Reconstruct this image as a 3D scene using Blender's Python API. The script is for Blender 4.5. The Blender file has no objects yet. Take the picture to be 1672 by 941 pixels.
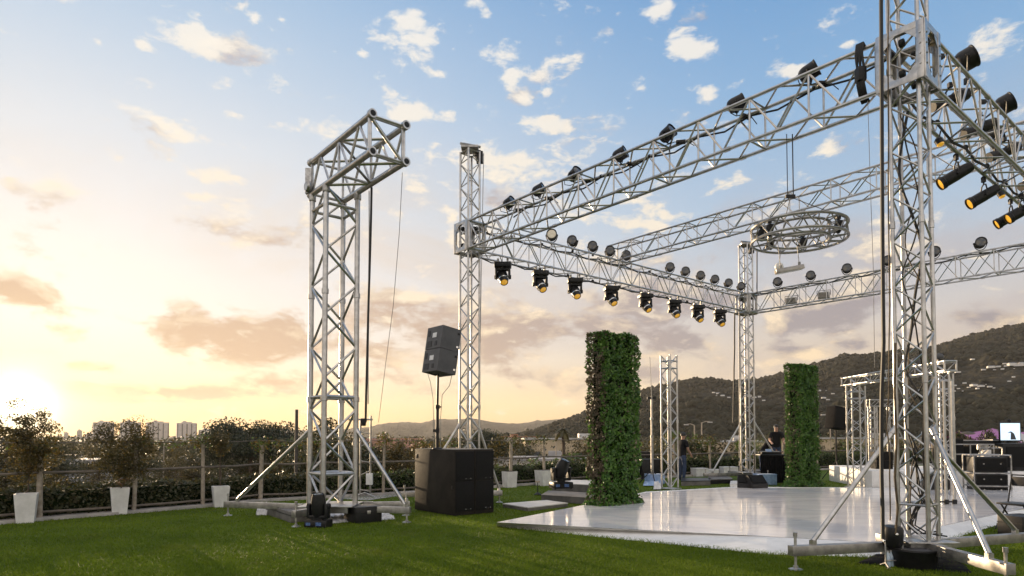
import bpy, bmesh, math, random
import numpy as np
from mathutils import Vector, Matrix, noise as mnoise
from mathutils.bvhtree import BVHTree
random.seed(7); RNG = np.random.default_rng(7)
R_ = math.radians
C = bpy.context.scene.collection
SC = bpy.context.scene

# ------------------------------------------------------------------ camera model (photo pixels 1672 x 941)
F, CAMH, PITCH = 1063.0, 1.6, R_(2.0)
CY = 713 - F * math.tan(PITCH)
def ray(px, py):
    xc, yc = (px - 836) / F, (CY - py) / F
    return Vector((xc, math.cos(PITCH) - yc * math.sin(PITCH), math.sin(PITCH) + yc * math.cos(PITCH)))
def at(px, py, Y):
    d = ray(px, py); return Vector((0, 0, CAMH)) + d * (Y / d.y)
def gnd(px, py, z=0.0):
    d = ray(px, py); return Vector((0, 0, CAMH)) + d * ((z - CAMH) / d.z)
def azel(px, py):
    d = ray(px, py).normalized(); return math.atan2(d.x, d.y), math.asin(d.z)

cam_d = bpy.data.cameras.new('camera'); cam = bpy.data.objects.new('camera', cam_d); C.objects.link(cam)
cam.location = (0, 0, CAMH); cam.rotation_euler = (math.pi / 2 + PITCH, 0, 0)
cam_d.sensor_width = 36; cam_d.lens = F / 1672 * 36
cam_d.shift_y = (CY - 470.5) / 1672
cam_d.clip_start = 0.05; cam_d.clip_end = 30000
SC.camera = cam

SUN_AZ, SUN_EL = azel(30, 662)
GLOW_EL = R_(2.1); SUN_EL = R_(6.0)
SUN_DIR = Vector((math.sin(SUN_AZ) * math.cos(SUN_EL), math.cos(SUN_AZ) * math.cos(SUN_EL), math.sin(SUN_EL)))

# ------------------------------------------------------------------ node helpers
class S:
    """a float socket with arithmetic"""
    def __init__(s, nt, sock): s.nt, s.k = nt, sock
    def _m(s, op, *o, clamp=False):
        n = s.nt.nodes.new('ShaderNodeMath'); n.operation = op; n.use_clamp = clamp
        for i, v in enumerate((s,) + o):
            if isinstance(v, S): s.nt.links.new(v.k, n.inputs[i])
            else: n.inputs[i].default_value = v
        return S(s.nt, n.outputs[0])
    def __add__(s, o): return s._m('ADD', o)
    def __sub__(s, o): return s._m('SUBTRACT', o)
    def __mul__(s, o): return s._m('MULTIPLY', o)
    def __truediv__(s, o): return s._m('DIVIDE', o)
    def max(s, o): return s._m('MAXIMUM', o)
    def min(s, o): return s._m('MINIMUM', o)
    def pow(s, o): return s._m('POWER', o)
    def clamp(s): return s._m('ADD', 0.0, clamp=True)
    def smooth(s, a, b):
        n = s.nt.nodes.new('ShaderNodeMapRange'); n.interpolation_type = 'SMOOTHSTEP'
        s.nt.links.new(s.k, n.inputs[0]); n.inputs[1].default_value = a; n.inputs[2].default_value = b
        return S(s.nt, n.outputs[0])
def ramp(nt, fac, stops):
    n = nt.nodes.new('ShaderNodeValToRGB'); e = n.color_ramp.elements
    while len(e) < len(stops): e.new(0.5)
    for el, (p, c) in zip(e, stops): el.position = p; el.color = (*c, 1)
    nt.links.new(fac.k if isinstance(fac, S) else fac, n.inputs[0]); return n.outputs[0]
def mixc(nt, f, a, b, mode='MIX'):
    n = nt.nodes.new('ShaderNodeMix'); n.data_type = 'RGBA'; n.blend_type = mode
    ins = [i for i in n.inputs if i.type == 'RGBA']
    for sock, v in ((n.inputs[0], f), (ins[0], a), (ins[1], b)):
        if isinstance(v, S): nt.links.new(v.k, sock)
        elif isinstance(v, bpy.types.NodeSocket): nt.links.new(v, sock)
        elif isinstance(v, (int, float)): sock.default_value = v
        else: sock.default_value = (*v, 1)
    return [o for o in n.outputs if o.type == 'RGBA'][0]
def tex_noise(nt, vec, scale, detail=4, rough=0.55, dist=0.0, dim='3D'):
    n = nt.nodes.new('ShaderNodeTexNoise'); n.noise_dimensions = dim
    n.inputs['Scale'].default_value = scale; n.inputs['Detail'].default_value = detail
    n.inputs['Roughness'].default_value = rough; n.inputs['Distortion'].default_value = dist
    if vec is not None: nt.links.new(vec, n.inputs['Vector'])
    return S(nt, n.outputs['Fac'])
def vmath(nt, op, a, b):
    n = nt.nodes.new('ShaderNodeVectorMath'); n.operation = op
    for i, v in enumerate((a, b)):
        if isinstance(v, bpy.types.NodeSocket): nt.links.new(v, n.inputs[i])
        elif v is not None: n.inputs[i].default_value = v
    return n.outputs['Value'] if op in ('DOT_PRODUCT', 'LENGTH', 'DISTANCE') else n.outputs[0]

# ------------------------------------------------------------------ sky
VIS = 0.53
def build_world():
    w = bpy.data.worlds.new('World'); SC.world = w; w.use_nodes = True
    nt = w.node_tree; nt.nodes.clear()
    out = nt.nodes.new('ShaderNodeOutputWorld'); bg = nt.nodes.new('ShaderNodeBackground')
    nt.links.new(bg.outputs[0], out.inputs[0]); bg.inputs[1].default_value = 0.1
    sky = nt.nodes.new('ShaderNodeTexSky'); sky.sky_type = 'NISHITA'; sky.sun_disc = False
    sky.sun_elevation = SUN_EL; sky.sun_rotation = SUN_AZ; sky.air_density = 1.0; sky.dust_density = 0.8; sky.ozone_density = 1.5
    tc = nt.nodes.new('ShaderNodeTexCoord'); D = tc.outputs['Generated']
    sep = nt.nodes.new('ShaderNodeSeparateXYZ'); nt.links.new(D, sep.inputs[0])
    x, y, z = (S(nt, sep.outputs[i]) for i in range(3))
    az = x._m('ARCTAN2', y); el = z._m('ARCSINE')
    GD = (math.sin(SUN_AZ) * math.cos(GLOW_EL), math.cos(SUN_AZ) * math.cos(GLOW_EL), math.sin(GLOW_EL))
    cs = S(nt, vmath(nt, 'DOT_PRODUCT', D, GD))
    ang = cs.min(1.0)._m('ARCCOSINE')                     # angle from the sun
    e = (el / R_(60)).clamp()
    far = ramp(nt, e, [(0.0, (0.97, 0.60, 0.29)), (0.07, (0.88, 0.64, 0.41)), (0.16, (0.70, 0.64, 0.62)), (0.30, (0.47, 0.62, 0.80)),
                       (0.45, (0.27, 0.50, 0.80)), (0.62, (0.13, 0.36, 0.72)), (1.0, (0.07, 0.24, 0.58))])
    near = ramp(nt, e, [(0.0, (0.99, 0.53, 0.13)), (0.045, (1.0, 0.66, 0.27)), (0.085, (1.0, 0.83, 0.62)), (0.14, (0.98, 0.90, 0.84)), (0.24, (0.91, 0.88, 0.885)),
                        (0.38, (0.80, 0.85, 0.92)), (0.58, (0.50, 0.69, 0.90)), (0.8, (0.25, 0.48, 0.80)), (1.0, (0.14, 0.36, 0.70))])
    k = ang.smooth(R_(66), R_(14))
    base = mixc(nt, k, far, near)
    # a share of the physical sky model mixed in
    nis = mixc(nt, 1.0, sky.outputs[0], (0.12, 0.12, 0.12), 'MULTIPLY')
    base = mixc(nt, 0.18, base, nis)
    # glow round the sun
    sc2 = ang / R_(4.6)
    glow = (sc2 * sc2 * -1.0)._m('EXPONENT')
    g2 = ang / R_(24.0); glow2 = (g2 * g2 * -1.0)._m('EXPONENT')
    base = mixc(nt, glow2 * 0.10, base, (1.1, 0.95, 0.74), 'MIX')
    # clouds: fractal noise gathered into banks at given bearings
    cb = nt.nodes.new('ShaderNodeCombineXYZ')
    nt.links.new(x.k, cb.inputs[0]); nt.links.new(y.k, cb.inputs[1]); nt.links.new((z * 2.1).k, cb.inputs[2])
    P = cb.outputs[0]
    n1 = tex_noise(nt, P, 7.5, 9, 0.60, 0.25)
    n1b = tex_noise(nt, vmath(nt, 'ADD', P, tuple(Vector((SUN_DIR.x, SUN_DIR.y, 0.10)) * 0.018 + Vector((0, 0, 0.035)))), 7.5, 9, 0.60, 0.25)
    nsm = tex_noise(nt, P, 20.0, 7, 0.6, 0.2)
    ae = nt.nodes.new('ShaderNodeCombineXYZ'); nt.links.new(az.k, ae.inputs[0]); nt.links.new(el.k, ae.inputs[1])
    def blobs(lst):
        acc = None
        for (px, py, wx, wy, s) in lst:
            a0, e0 = azel(px, py); a1, _ = azel(px + wx, py); _, e1 = azel(px, py - wy)
            v = vmath(nt, 'SUBTRACT', ae.outputs[0], (a0, e0, 0)); v = vmath(nt, 'MULTIPLY', v, (1 / (a1 - a0), 1 / (e1 - e0), 0))
            m = (S(nt, vmath(nt, 'LENGTH', v, None)) * -s + s)
            acc = m if acc is None else acc.max(m)
        return acc.max(0.0)
    lo = blobs([(400, 560, 170, 75, 1.0), (300, 642, 230, 22, 1.0), (20, 472, 95, 30, 1.1), (30, 632, 80, 28, 1.1), (480, 620, 140, 40, .8),
                (650, 570, 130, 60, .75), (850, 530, 190, 80, .85), (900, 625, 160, 40, .7), (1110, 560, 110, 40, .85), (1030, 480, 170, 45, .7),
                (1330, 520, 150, 42, 1.0), (1610, 520, 150, 45, 1.0), (1290, 570, 100, 26, .8), (760, 640, 200, 25, .6), (1000, 430, 180, 60, .55),
                (830, 330, 130, 60, .6), (640, 480, 80, 40, .5), (1480, 545, 120, 25, .8), (1850, 500, 200, 60, .9), (-150, 560, 160, 60, .9), (150, 600, 80, 14, .7), (720, 545, 150, 60, .85), (980, 545, 170, 60, .8), (600, 620, 160, 30, .7), (880, 470, 150, 45, .7), (1190, 490, 140, 36, .8), (1420, 565, 160, 22, .7), (250, 655, 160, 12, .8), (1080, 610, 140, 22, .7), (450, 530, 80, 40, .95)])
    hi = blobs([(315, 58, 75, 48, 1.15), (663, 62, 78, 52, 1.15), (1072, 20, 40, 34, 1.0), (1130, 72, 56, 42, 1.05), (895, 205, 75, 32, .95),
                (365, 236, 50, 20, .9), (370, 285, 70, 30, .95), (350, 322, 55, 16, .85), (800, 265, 140, 55, 1.0), (665, 180, 50, 36, .85),
                (822, 90, 48, 42, .8), (1292, 116, 52, 16, .85), (1156, 160, 30, 22, .85), (1635, 62, 70, 44, .95), (715, 235, 30, 18, .8),
                (540, 200, 60, 20, .7), (375, 188, 26, 14, .7), (735, 190, 30, 18, .7), (920, 100, 40, 22, .6), (860, 165, 26, 14, .7),
                (230, 72, 20, 18, .75), (160, 68, 16, 12, .7), (415, 35, 20, 22, .7), (545, 75, 18, 18, .7), (1390, 70, 22, 10, .6),
                (930, 260, 90, 26, .6), (1350, 250, 36, 24, .6), (590, 85, 18, 20, .7), (770, 45, 26, 26, .7), (980, 95, 16, 20, .6), (380, 405, 60, 20, .7),
                (700, 330, 60, 20, .7), (560, 430, 80, 24, .6), (1015, 330, 90, 24, .7), (940, 395, 80, 30, .7), (1470, 395, 60, 20, .5), (860, 280, 120, 60, .7), (960, 330, 100, 50, .65), (1090, 350, 120, 40, .6), (1180, 300, 60, 40, .5), (770, 380, 80, 40, .6), (460, 33, 16, 18, .75), (1010, 30, 20, 20, .6), (1240, 60, 20, 12, .5), (835, 125, 22, 30, .7), (890, 150, 16, 18, .6), (740, 80, 16, 16, .6), (690, 300, 70, 30, .7), (1600, 410, 60, 20, .6), (1580, 90, 24, 14, .6), (1190, 205, 26, 12, .6), (1100, 180, 20, 12, .6)])
    m_lo = (n1 - 0.5) * 2.6 + (nsm - 0.5) * 1.1 + lo * 0.80 + el.smooth(R_(22), R_(12)) * 0.09 - 0.25
    c_lo = m_lo.smooth(-0.07, 0.36)
    m_hi = (nsm - 0.5) * 3.0 + (n1 - 0.5) * 1.0 + hi * 0.85 + el.smooth(R_(9), R_(20)) * .05 - 0.33
    c_hi = m_hi.smooth(-0.04, 0.46)
    rim = ((n1 - n1b) * 6.5 + 0.34 - m_lo * 0.9 + (nsm - 0.5) * 1.2).clamp()
    # colours by height and nearness to the sun
    dark = mixc(nt, ang.smooth(R_(62), R_(6)), (0.31, 0.28, 0.305), (0.70, 0.45, 0.26))
    dark = mixc(nt, el.smooth(R_(4), R_(24)) * 0.55, dark, (0.50, 0.465, 0.49))
    lit = mixc(nt, el.smooth(R_(3), R_(22)), (1.0, 0.76, 0.47), (0.98, 0.90, 0.78))
    ccol = mixc(nt, rim, dark, lit)
    nv = tex_noise(nt, P, 3.6, 8, .62, .5)                      # a soft broken veil low over the horizon
    veil = nv.smooth(.44, .66) * el.smooth(R_(1.5), R_(5)) * el.smooth(R_(27), R_(14)) * ang.smooth(R_(8), R_(30))
    vcol = mixc(nt, ang.smooth(R_(62), R_(10)), (0.50, 0.45, 0.455), (0.90, 0.72, 0.54))
    base = mixc(nt, veil * .55, base, vcol)
    col = mixc(nt, c_lo * 0.92, base, ccol)
    hcol = mixc(nt, el.smooth(R_(12), R_(34)), (1.0, 0.86, 0.66), (0.95, 0.90, 0.82))
    col = mixc(nt, c_hi * 0.85, col, hcol)
    col = mixc(nt, glow * 0.8, col, (1.7, 1.30, 0.66), 'MIX')
    sc3 = ang / R_(1.7); core = (sc3 * sc3 * -1.0)._m('EXPONENT')
    col = mixc(nt, core * 0.8, col, (6.0, 5.2, 3.6), 'MIX')
    # the high and the anti-solar sky: broken bright cloud added out of view as fill light
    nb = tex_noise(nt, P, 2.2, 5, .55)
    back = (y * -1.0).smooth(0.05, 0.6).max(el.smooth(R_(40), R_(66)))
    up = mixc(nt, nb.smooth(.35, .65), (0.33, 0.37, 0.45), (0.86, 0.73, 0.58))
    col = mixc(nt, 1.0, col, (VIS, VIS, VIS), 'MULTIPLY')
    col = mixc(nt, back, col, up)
    # below the horizon: dim earth light
    col = mixc(nt, el.smooth(R_(-0.4), R_(-3)), col, (0.16, 0.13, 0.10))
    fin = mixc(nt, 1.0, col, (10, 10, 10), 'MULTIPLY')
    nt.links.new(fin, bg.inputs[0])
    w.cycles.sampling_method = 'MANUAL'; w.cycles.sample_map_resolution = 512
build_world()

sun_d = bpy.data.lights.new('sun', 'SUN'); sun_d.energy = 5.0; sun_d.angle = R_(0.55); sun_d.color = (1.0, 0.74, 0.46)
sun = bpy.data.objects.new('sun', sun_d); C.objects.link(sun)
sun.rotation_euler = SUN_DIR.to_track_quat('Z', 'Y').to_euler()
SC.view_settings.view_transform = 'Standard'; SC.view_settings.look = 'None'
SC.view_settings.exposure = 0.92; SC.view_settings.gamma = 1.0
SC.render.engine = 'CYCLES'
SC.cycles.use_denoising = True
SC.cycles.max_bounces = 6; SC.cycles.transparent_max_bounces = 8

# ------------------------------------------------------------------ materials
M = {}
def mat(name, c1, c2=None, rough=0.5, metal=0.0, scale=8.0, spec=0.5, bump=0.0, bscale=None, rvar=0.0, coat=0.0, emit=None, estr=0.0, detail=4, island=0.0, trans=0.0):
    m = bpy.data.materials.new(name); m.use_nodes = True; nt = m.node_tree; b = nt.nodes['Principled BSDF']
    b.inputs['Roughness'].default_value = rough; b.inputs['Metallic'].default_value = metal
    b.inputs['Specular IOR Level'].default_value = spec; b.inputs['Coat Weight'].default_value = coat; b.inputs['Coat Roughness'].default_value = 0.08
    tc = nt.nodes.new('ShaderNodeTexCoord'); vec = tc.outputs['Object']
    n = tex_noise(nt, vec, scale, detail, 0.6)
    c2 = c2 or tuple(v * 0.8 for v in c1)
    f = n.smooth(0.32, 0.68)
    if island:
        g = nt.nodes.new('ShaderNodeNewGeometry')
        f = (S(nt, g.outputs['Random Per Island']) * island + f * (1 - island))
    col = mixc(nt, f, c2, c1)
    nt.links.new(col, b.inputs['Base Color'])
    if rvar:
        r = tex_noise(nt, vec, scale * 2.3, 5, 0.65)
        nt.links.new((r * (2 * rvar) + (rough - rvar)).k, b.inputs['Roughness'])
    if bump:
        bn = nt.nodes.new('ShaderNodeBump'); bn.inputs['Strength'].default_value = bump; bn.inputs['Distance'].default_value = 0.02
        nt.links.new(tex_noise(nt, vec, bscale or scale * 4, 5, 0.6).k, bn.inputs['Height']); nt.links.new(bn.outputs[0], b.inputs['Normal'])
    if emit:
        b.inputs['Emission Color'].default_value = (*emit, 1); b.inputs['Emission Strength'].default_value = estr
    if trans:
        t = nt.nodes.new('ShaderNodeBsdfTranslucent'); nt.links.new(col, t.inputs[0])
        mx = nt.nodes.new('ShaderNodeMixShader'); mx.inputs[0].default_value = trans
        nt.links.new(b.outputs[0], mx.inputs[1]); nt.links.new(t.outputs[0], mx.inputs[2])
        nt.links.new(mx.outputs[0], nt.nodes['Material Output'].inputs[0])
    M[name] = m; return m
mat('aluminium', (0.55, 0.54, 0.525), (0.40, 0.395, 0.385), 0.34, 0.96, 9.0, rvar=0.10)
mat('aluminium_dull', (0.44, 0.425, 0.40), (0.27, 0.26, 0.25), 0.42, 0.85, 8.0, rvar=0.12)
mat('steel', (0.55, 0.54, 0.52), (0.30, 0.29, 0.28), 0.42, 0.9, 14.0, rvar=0.12)
mat('black_metal', (0.016, 0.016, 0.017), (0.009, 0.009, 0.010), 0.45, 0.0, 18.0, spec=.3, rvar=0.1, bump=0.05)
mat('black_plastic', (0.016, 0.016, 0.017), (0.009, 0.009, 0.010), 0.40, 0.0, 12.0, spec=.3, rvar=0.08)
mat('black_rubber', (0.016, 0.016, 0.016), (0.01, 0.01, 0.01), 0.7, 0.0, 12.0)
mat('black_cloth', (0.014, 0.014, 0.016), (0.008, 0.008, 0.009), 0.95, 0.0, 9.0, spec=0.1, bump=0.4, bscale=14)
mat('cabinet_black', (0.034, 0.029, 0.024), (0.018, 0.016, 0.014), 0.66, 0.0, 2.2, spec=.14, bump=0.12, bscale=160, rvar=0.1, detail=7)
mat('cabinet_grey', (0.085, 0.085, 0.09), (0.062, 0.062, 0.066), 0.55, 0.0, 5.0, bump=0.12, bscale=160)
mat('grille_black', (0.012, 0.012, 0.012), (0.007, 0.007, 0.007), 0.65, 0.0, 120.0, spec=.15, bump=0.4, bscale=300)
mat('amber_glow_lens', (0.75, 0.42, 0.05), (0.55, 0.28, 0.03), 0.15, 0.0, 30.0, coat=0.6, emit=(1.0, 0.50, 0.05), estr=0.22)  # amber tint and faint emission stand in for sunset reflected in the lenses
mat('warm_lamp', (0.9, 0.75, 0.4), (0.9, 0.7, 0.3), 0.2, 0.0, 10, emit=(1.0, 0.72, 0.30), estr=3.0)
mat('dark_lens', (0.05, 0.05, 0.045), (0.03, 0.03, 0.03), 0.12, 0.0, 20.0, coat=0.8)
mat('pale_lens', (0.82, 0.76, 0.60), (0.7, 0.62, 0.48), 0.2, 0.0, 20.0, coat=0.6)
mat('chrome', (0.85, 0.85, 0.85), (0.7, 0.7, 0.7), 0.15, 1.0, 20.0)
mat('white_paint', (0.78, 0.77, 0.75), (0.68, 0.67, 0.65), 0.5, 0.0, 4.0, rvar=0.1)
mat('white_planter', (0.74, 0.73, 0.71), (0.60, 0.59, 0.57), 0.6, 0.0, 5.0, bump=0.1, bscale=50)
mat('white_sheet', (0.72, 0.72, 0.73), (0.5, 0.5, 0.52), 0.55, 0.0, 9.0, bump=0.7, bscale=18)
mat('white_plastic', (0.74, 0.74, 0.74), (0.62, 0.62, 0.63), 0.35, 0.0, 9.0)
mat('globe_white', (0.85, 0.84, 0.82), (0.8, 0.79, 0.77), 0.25, 0.0, 9.0, coat=0.4)
mat('blue_plastic', (0.30, 0.42, 0.62), (0.20, 0.30, 0.50), 0.3, 0.0, 12.0, coat=0.3)
mat('bottle_clear', (0.55, 0.68, 0.80), (0.45, 0.58, 0.72), 0.08, 0.0, 15.0, coat=0.6)
mat('screen_glow', (0.7, 0.8, 0.9), (0.6, 0.72, 0.88), 0.2, 0.0, 6.0, emit=(0.62, 0.82, 1.0), estr=0.5)
mat('screen_mark', (0.06, 0.07, 0.09), (0.04, 0.05, 0.06), 0.4, 0.0, 6.0)
mat('panel_led', (0.10, 0.16, 0.30), (0.03, 0.05, 0.10), 0.2, 0.0, 60.0, emit=(0.15, 0.25, 0.6), estr=0.04)
mat('pink_fabric', (0.40, 0.18, 0.36), (0.34, 0.15, 0.31), 0.8, 0.0, 0.5, spec=0.2)
mat('pale_fabric', (0.50, 0.47, 0.46), (0.42, 0.39, 0.38), 0.8, 0.0, 0.8, spec=0.2)
mat('post_wood', (0.40, 0.34, 0.27), (0.24, 0.20, 0.155), 0.75, 0.0, 9.0, bump=0.4, bscale=30)
mat('rail_wood', (0.17, 0.14, 0.11), (0.10, 0.085, 0.07), 0.75, 0.0, 7.0, bump=0.4, bscale=24)
mat('dark_post', (0.05, 0.045, 0.04), (0.03, 0.028, 0.025), 0.7, 0.0, 7.0)
mat('kerb_stone', (0.46, 0.43, 0.40), (0.32, 0.30, 0.28), 0.85, 0.0, 4.0, bump=0.4, bscale=40)
mat('path_concrete', (0.36, 0.35, 0.33), (0.26, 0.25, 0.24), 0.85, 0.0, 2.0, bump=0.3, bscale=50)
mat('deck_grey', (0.16, 0.15, 0.14), (0.10, 0.095, 0.09), 0.7, 0.0, 5.0, bump=0.2, bscale=30)
mat('dais_top', (0.62, 0.61, 0.60), (0.5, 0.49, 0.48), 0.35, 0.0, 4.0)
mat('bark', (0.12, 0.085, 0.06), (0.06, 0.045, 0.03), 0.9, 0.0, 12.0, bump=0.6, bscale=40)
mat('hedge_leaf', (0.115, 0.235, 0.026), (0.022, 0.075, 0.011), 0.42, 0.0, 3.0, island=0.7, trans=0.25, detail=3)
mat('hedge_leaf_dry', (0.15, 0.105, 0.07), (0.06, 0.06, 0.03), 0.6, 0.0, 3.0, island=0.7, trans=0.2)
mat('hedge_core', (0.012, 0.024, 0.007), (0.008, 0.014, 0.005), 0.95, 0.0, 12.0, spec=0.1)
mat('leaf_olive', (0.080, 0.070, 0.020), (0.034, 0.032, 0.011), 0.5, 0.0, 1.2, island=0.6, trans=0.30)
mat('leaf_dark', (0.060, 0.066, 0.022), (0.024, 0.030, 0.012), 0.5, 0.0, 1.0, island=0.6, trans=0.25)
mat('leaf_green', (0.10, 0.15, 0.03), (0.045, 0.075, 0.016), 0.5, 0.0, 1.2, island=0.6, trans=0.35)
mat('leaf_gold', (0.14, 0.098, 0.022), (0.055, 0.046, 0.014), 0.5, 0.0, 1.2, island=0.6, trans=0.45)
mat('hill_tree', (0.040, 0.037, 0.024), (0.017, 0.019, 0.013), 0.9, 0.0, .02, spec=.05, island=.45, bump=1.0, bscale=1.2)
mat('soil', (0.06, 0.045, 0.03), (0.035, 0.025, 0.018), 0.95, 0.0, 20.0, bump=0.8, bscale=60)
mat('tower_wall', (0.46, 0.42, 0.40), (0.38, 0.35, 0.33), 0.8, 0.0, 0.2)
mat('window_dark', (0.07, 0.08, 0.09), (0.04, 0.05, 0.06), 0.2, 0.0, 0.5)
mat('lens_rim', (0.02, 0.02, 0.02), (0.01, 0.01, 0.01), 0.4)
mat('leaf_pine', (0.032, 0.042, 0.016), (0.014, 0.020, 0.009), 0.6, 0.0, 1.0, island=0.6, trans=0.08)
mat('hill_house', (0.80, 0.77, 0.72), (0.66, 0.63, 0.58), 0.8, 0.0, 0.3)
mat('house_white', (0.46, 0.43, 0.39), (0.34, 0.32, 0.29), 0.8, 0.0, 0.3)
mat('house_cream', (0.50, 0.40, 0.27), (0.38, 0.31, 0.21), 0.8, 0.0, 0.3)
mat('roof_grey', (0.34, 0.33, 0.33), (0.24, 0.235, 0.235), 0.7, 0.0, 0.4)
mat('roof_pale', (0.50, 0.49, 0.48), (0.32, 0.31, 0.30), 0.6, 0.0, 0.3)
mat('roof_clay', (0.34, 0.17, 0.10), (0.24, 0.12, 0.08), 0.8, 0.0, 0.6)
mat('car_white', (0.72, 0.72, 0.72), (0.66, 0.66, 0.66), 0.25, 0.0, 1.0, coat=0.7)
mat('car_silver', (0.42, 0.43, 0.45), (0.38, 0.39, 0.41), 0.28, 0.5, 1.0, coat=0.7)
mat('car_dark', (0.04, 0.045, 0.055), (0.03, 0.035, 0.045), 0.25, 0.0, 1.0, coat=0.7)
mat('car_red', (0.30, 0.03, 0.025), (0.26, 0.025, 0.02), 0.25, 0.0, 1.0, coat=0.7)
mat('skin', (0.38, 0.22, 0.15), (0.34, 0.19, 0.13), 0.5, 0.0, 8.0)
mat('hair', (0.012, 0.010, 0.009), (0.008, 0.007, 0.006), 0.5, 0.0, 30.0)
mat('shirt_black', (0.018, 0.018, 0.02), (0.012, 0.012, 0.013), 0.9, 0.0, 6.0, spec=0.15, bump=0.3, bscale=20)
mat('denim', (0.055, 0.075, 0.13), (0.035, 0.05, 0.09), 0.85, 0.0, 8.0, spec=0.15)
mat('cable_black', (0.014, 0.013, 0.012), (0.008, 0.008, 0.008), 0.6, 0.0, 40.0)
mat('cable_brown', (0.13, 0.085, 0.035), (0.03, 0.02, 0.012), 0.6, 0.0, 7.0)
mat('wire_grey', (0.30, 0.29, 0.28), (0.2, 0.2, 0.2), 0.5, 0.4, 20.0)
mat('cover_silver', (0.42, 0.41, 0.38), (0.22, 0.21, 0.20), 0.5, 0.1, 8.0, bump=0.6, bscale=12)

# ------------------------------------------------------------------ mesh builder
def frame_of(d):
    d = d.normalized(); u = Vector((0, 0, 1)) if abs(d.z) < 0.95 else Vector((1, 0, 0))
    s = d.cross(u).normalized(); return s, s.cross(d).normalized()
class MB:
    def __init__(s): s.v = []; s.f = []; s.mi = []; s.cur = 0
    def add(s, vs, fs):
        o = len(s.v); s.v += [tuple(v) for v in vs]; s.f += [tuple(i + o for i in f) for f in fs]; s.mi += [s.cur] * len(fs)
    def box(s, c, d, rot=None, taper=1.0):
        c = Vector(c); hx, hy, hz = d[0] / 2, d[1] / 2, d[2] / 2
        vs = []
        for z in (-hz, hz):
            t = taper if z > 0 else 1.0
            for x, y in ((-hx, -hy), (hx, -hy), (hx, hy), (-hx, hy)):
                p = Vector((x * t, y * t, z)); p = rot @ p if rot is not None else p; vs.append(c + p)
        s.add(vs, [(3, 2, 1, 0), (4, 5, 6, 7), (0, 1, 5, 4), (1, 2, 6, 5), (2, 3, 7, 6), (3, 0, 4, 7)]); return s
    def bbox(s, c, d, rot=None, bev=0.01):
        bm = bmesh.new(); bmesh.ops.create_cube(bm, size=1.0)
        bmesh.ops.scale(bm, vec=Vector(d), verts=bm.verts)
        bmesh.ops.bevel(bm, geom=list(bm.edges), offset=bev, segments=2, profile=0.6, affect='EDGES')
        bm.verts.ensure_lookup_table(); c = Vector(c)
        s.add([c + (rot @ v.co if rot is not None else v.co) for v in bm.verts], [[v.index for v in f.verts] for f in bm.faces]); bm.free(); return s
    def tube(s, p, q, r, n=8, r2=None): return s.pipe([p, q], r, n, r2)
    def pipe(s, pts, r, n=8, r2=None, closed=False):
        pts = [Vector(p) for p in pts]; k = len(pts); r2 = r if r2 is None else r2
        vs = []; fs = []
        d0 = (pts[1] - pts[0]).normalized(); a, b = frame_of(d0)
        for i in range(k):
            if closed: d = (pts[(i + 1) % k] - pts[i - 1])
            elif i == 0: d = pts[1] - pts[0]
            elif i == k - 1: d = pts[-1] - pts[-2]
            else: d = (pts[i + 1] - pts[i]).normalized() + (pts[i] - pts[i - 1]).normalized()
            if d.length < 1e-9: d = d0
            d = d.normalized()
            a = (a - d * a.dot(d))
            a = a.normalized() if a.length > 1e-6 else frame_of(d)[0]
            b = d.cross(a)
            rr = r + (r2 - r) * i / max(1, k - 1)
            for j in range(n):
                t = 2 * math.pi * j / n; vs.append(pts[i] + (a * math.cos(t) + b * math.sin(t)) * rr)
        m = k if closed else k - 1
        for i in range(m):
            i2 = (i + 1) % k
            for j in range(n):
                j2 = (j + 1) % n; fs.append((i * n + j, i * n + j2, i2 * n + j2, i2 * n + j))
        if not closed:
            fs.append(tuple(reversed(range(n)))); fs.append(tuple((k - 1) * n + j for j in range(n)))
        s.add(vs, fs); return s
    def lathe(s, prof, c=(0, 0, 0), axis=(0, 0, 1), n=16):
        """prof: (radius, along) pairs"""
        c = Vector(c); ax = Vector(axis).normalized(); a, b = frame_of(ax); vs = []; fs = []
        for r, h in prof:
            for j in range(n):
                t = 2 * math.pi * j / n; vs.append(c + ax * h + (a * math.cos(t) + b * math.sin(t)) * max(r, 1e-5))
        for i in range(len(prof) - 1):
            for j in range(n):
                j2 = (j + 1) % n; fs.append((i * n + j, i * n + j2, (i + 1) * n + j2, (i + 1) * n + j))
        if prof[0][0] > 1e-4: fs.append(tuple(reversed(range(n))))
        if prof[-1][0] > 1e-4: fs.append(tuple((len(prof) - 1) * n + j for j in range(n)))
        s.add(vs, fs); return s
    def prism(s, poly, z0, z1):
        n = len(poly); vs = [(x, y, z0) for x, y in poly] + [(x, y, z1) for x, y in poly]
        fs = [tuple(reversed(range(n))), tuple(range(n, 2 * n))] + [(i, (i + 1) % n, n + (i + 1) % n, n + i) for i in range(n)]
        s.add(vs, fs); return s
    def quad(s, a, b, c, d): s.add([a, b, c, d], [(0, 1, 2, 3)]); return s
    def build(s, name, m, parent=None, smooth=True, org=None, angle=40):
        me = bpy.data.meshes.new(name)
        vs = s.v if org is None else [tuple(Vector(v) - org) for v in s.v]
        me.from_pydata(vs, [], s.f)
        ms = m if isinstance(m, (list, tuple)) else [m]
        for k in ms: me.materials.append(M[k])
        if len(ms) > 1: me.polygons.foreach_set('material_index', s.mi)
        bm = bmesh.new(); bm.from_mesh(me); bmesh.ops.recalc_face_normals(bm, faces=bm.faces); bm.to_mesh(me); bm.free()
        if smooth:
            me.shade_smooth(); me.set_sharp_from_angle(angle=R_(angle))
        return link(name, me, parent)
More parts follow.
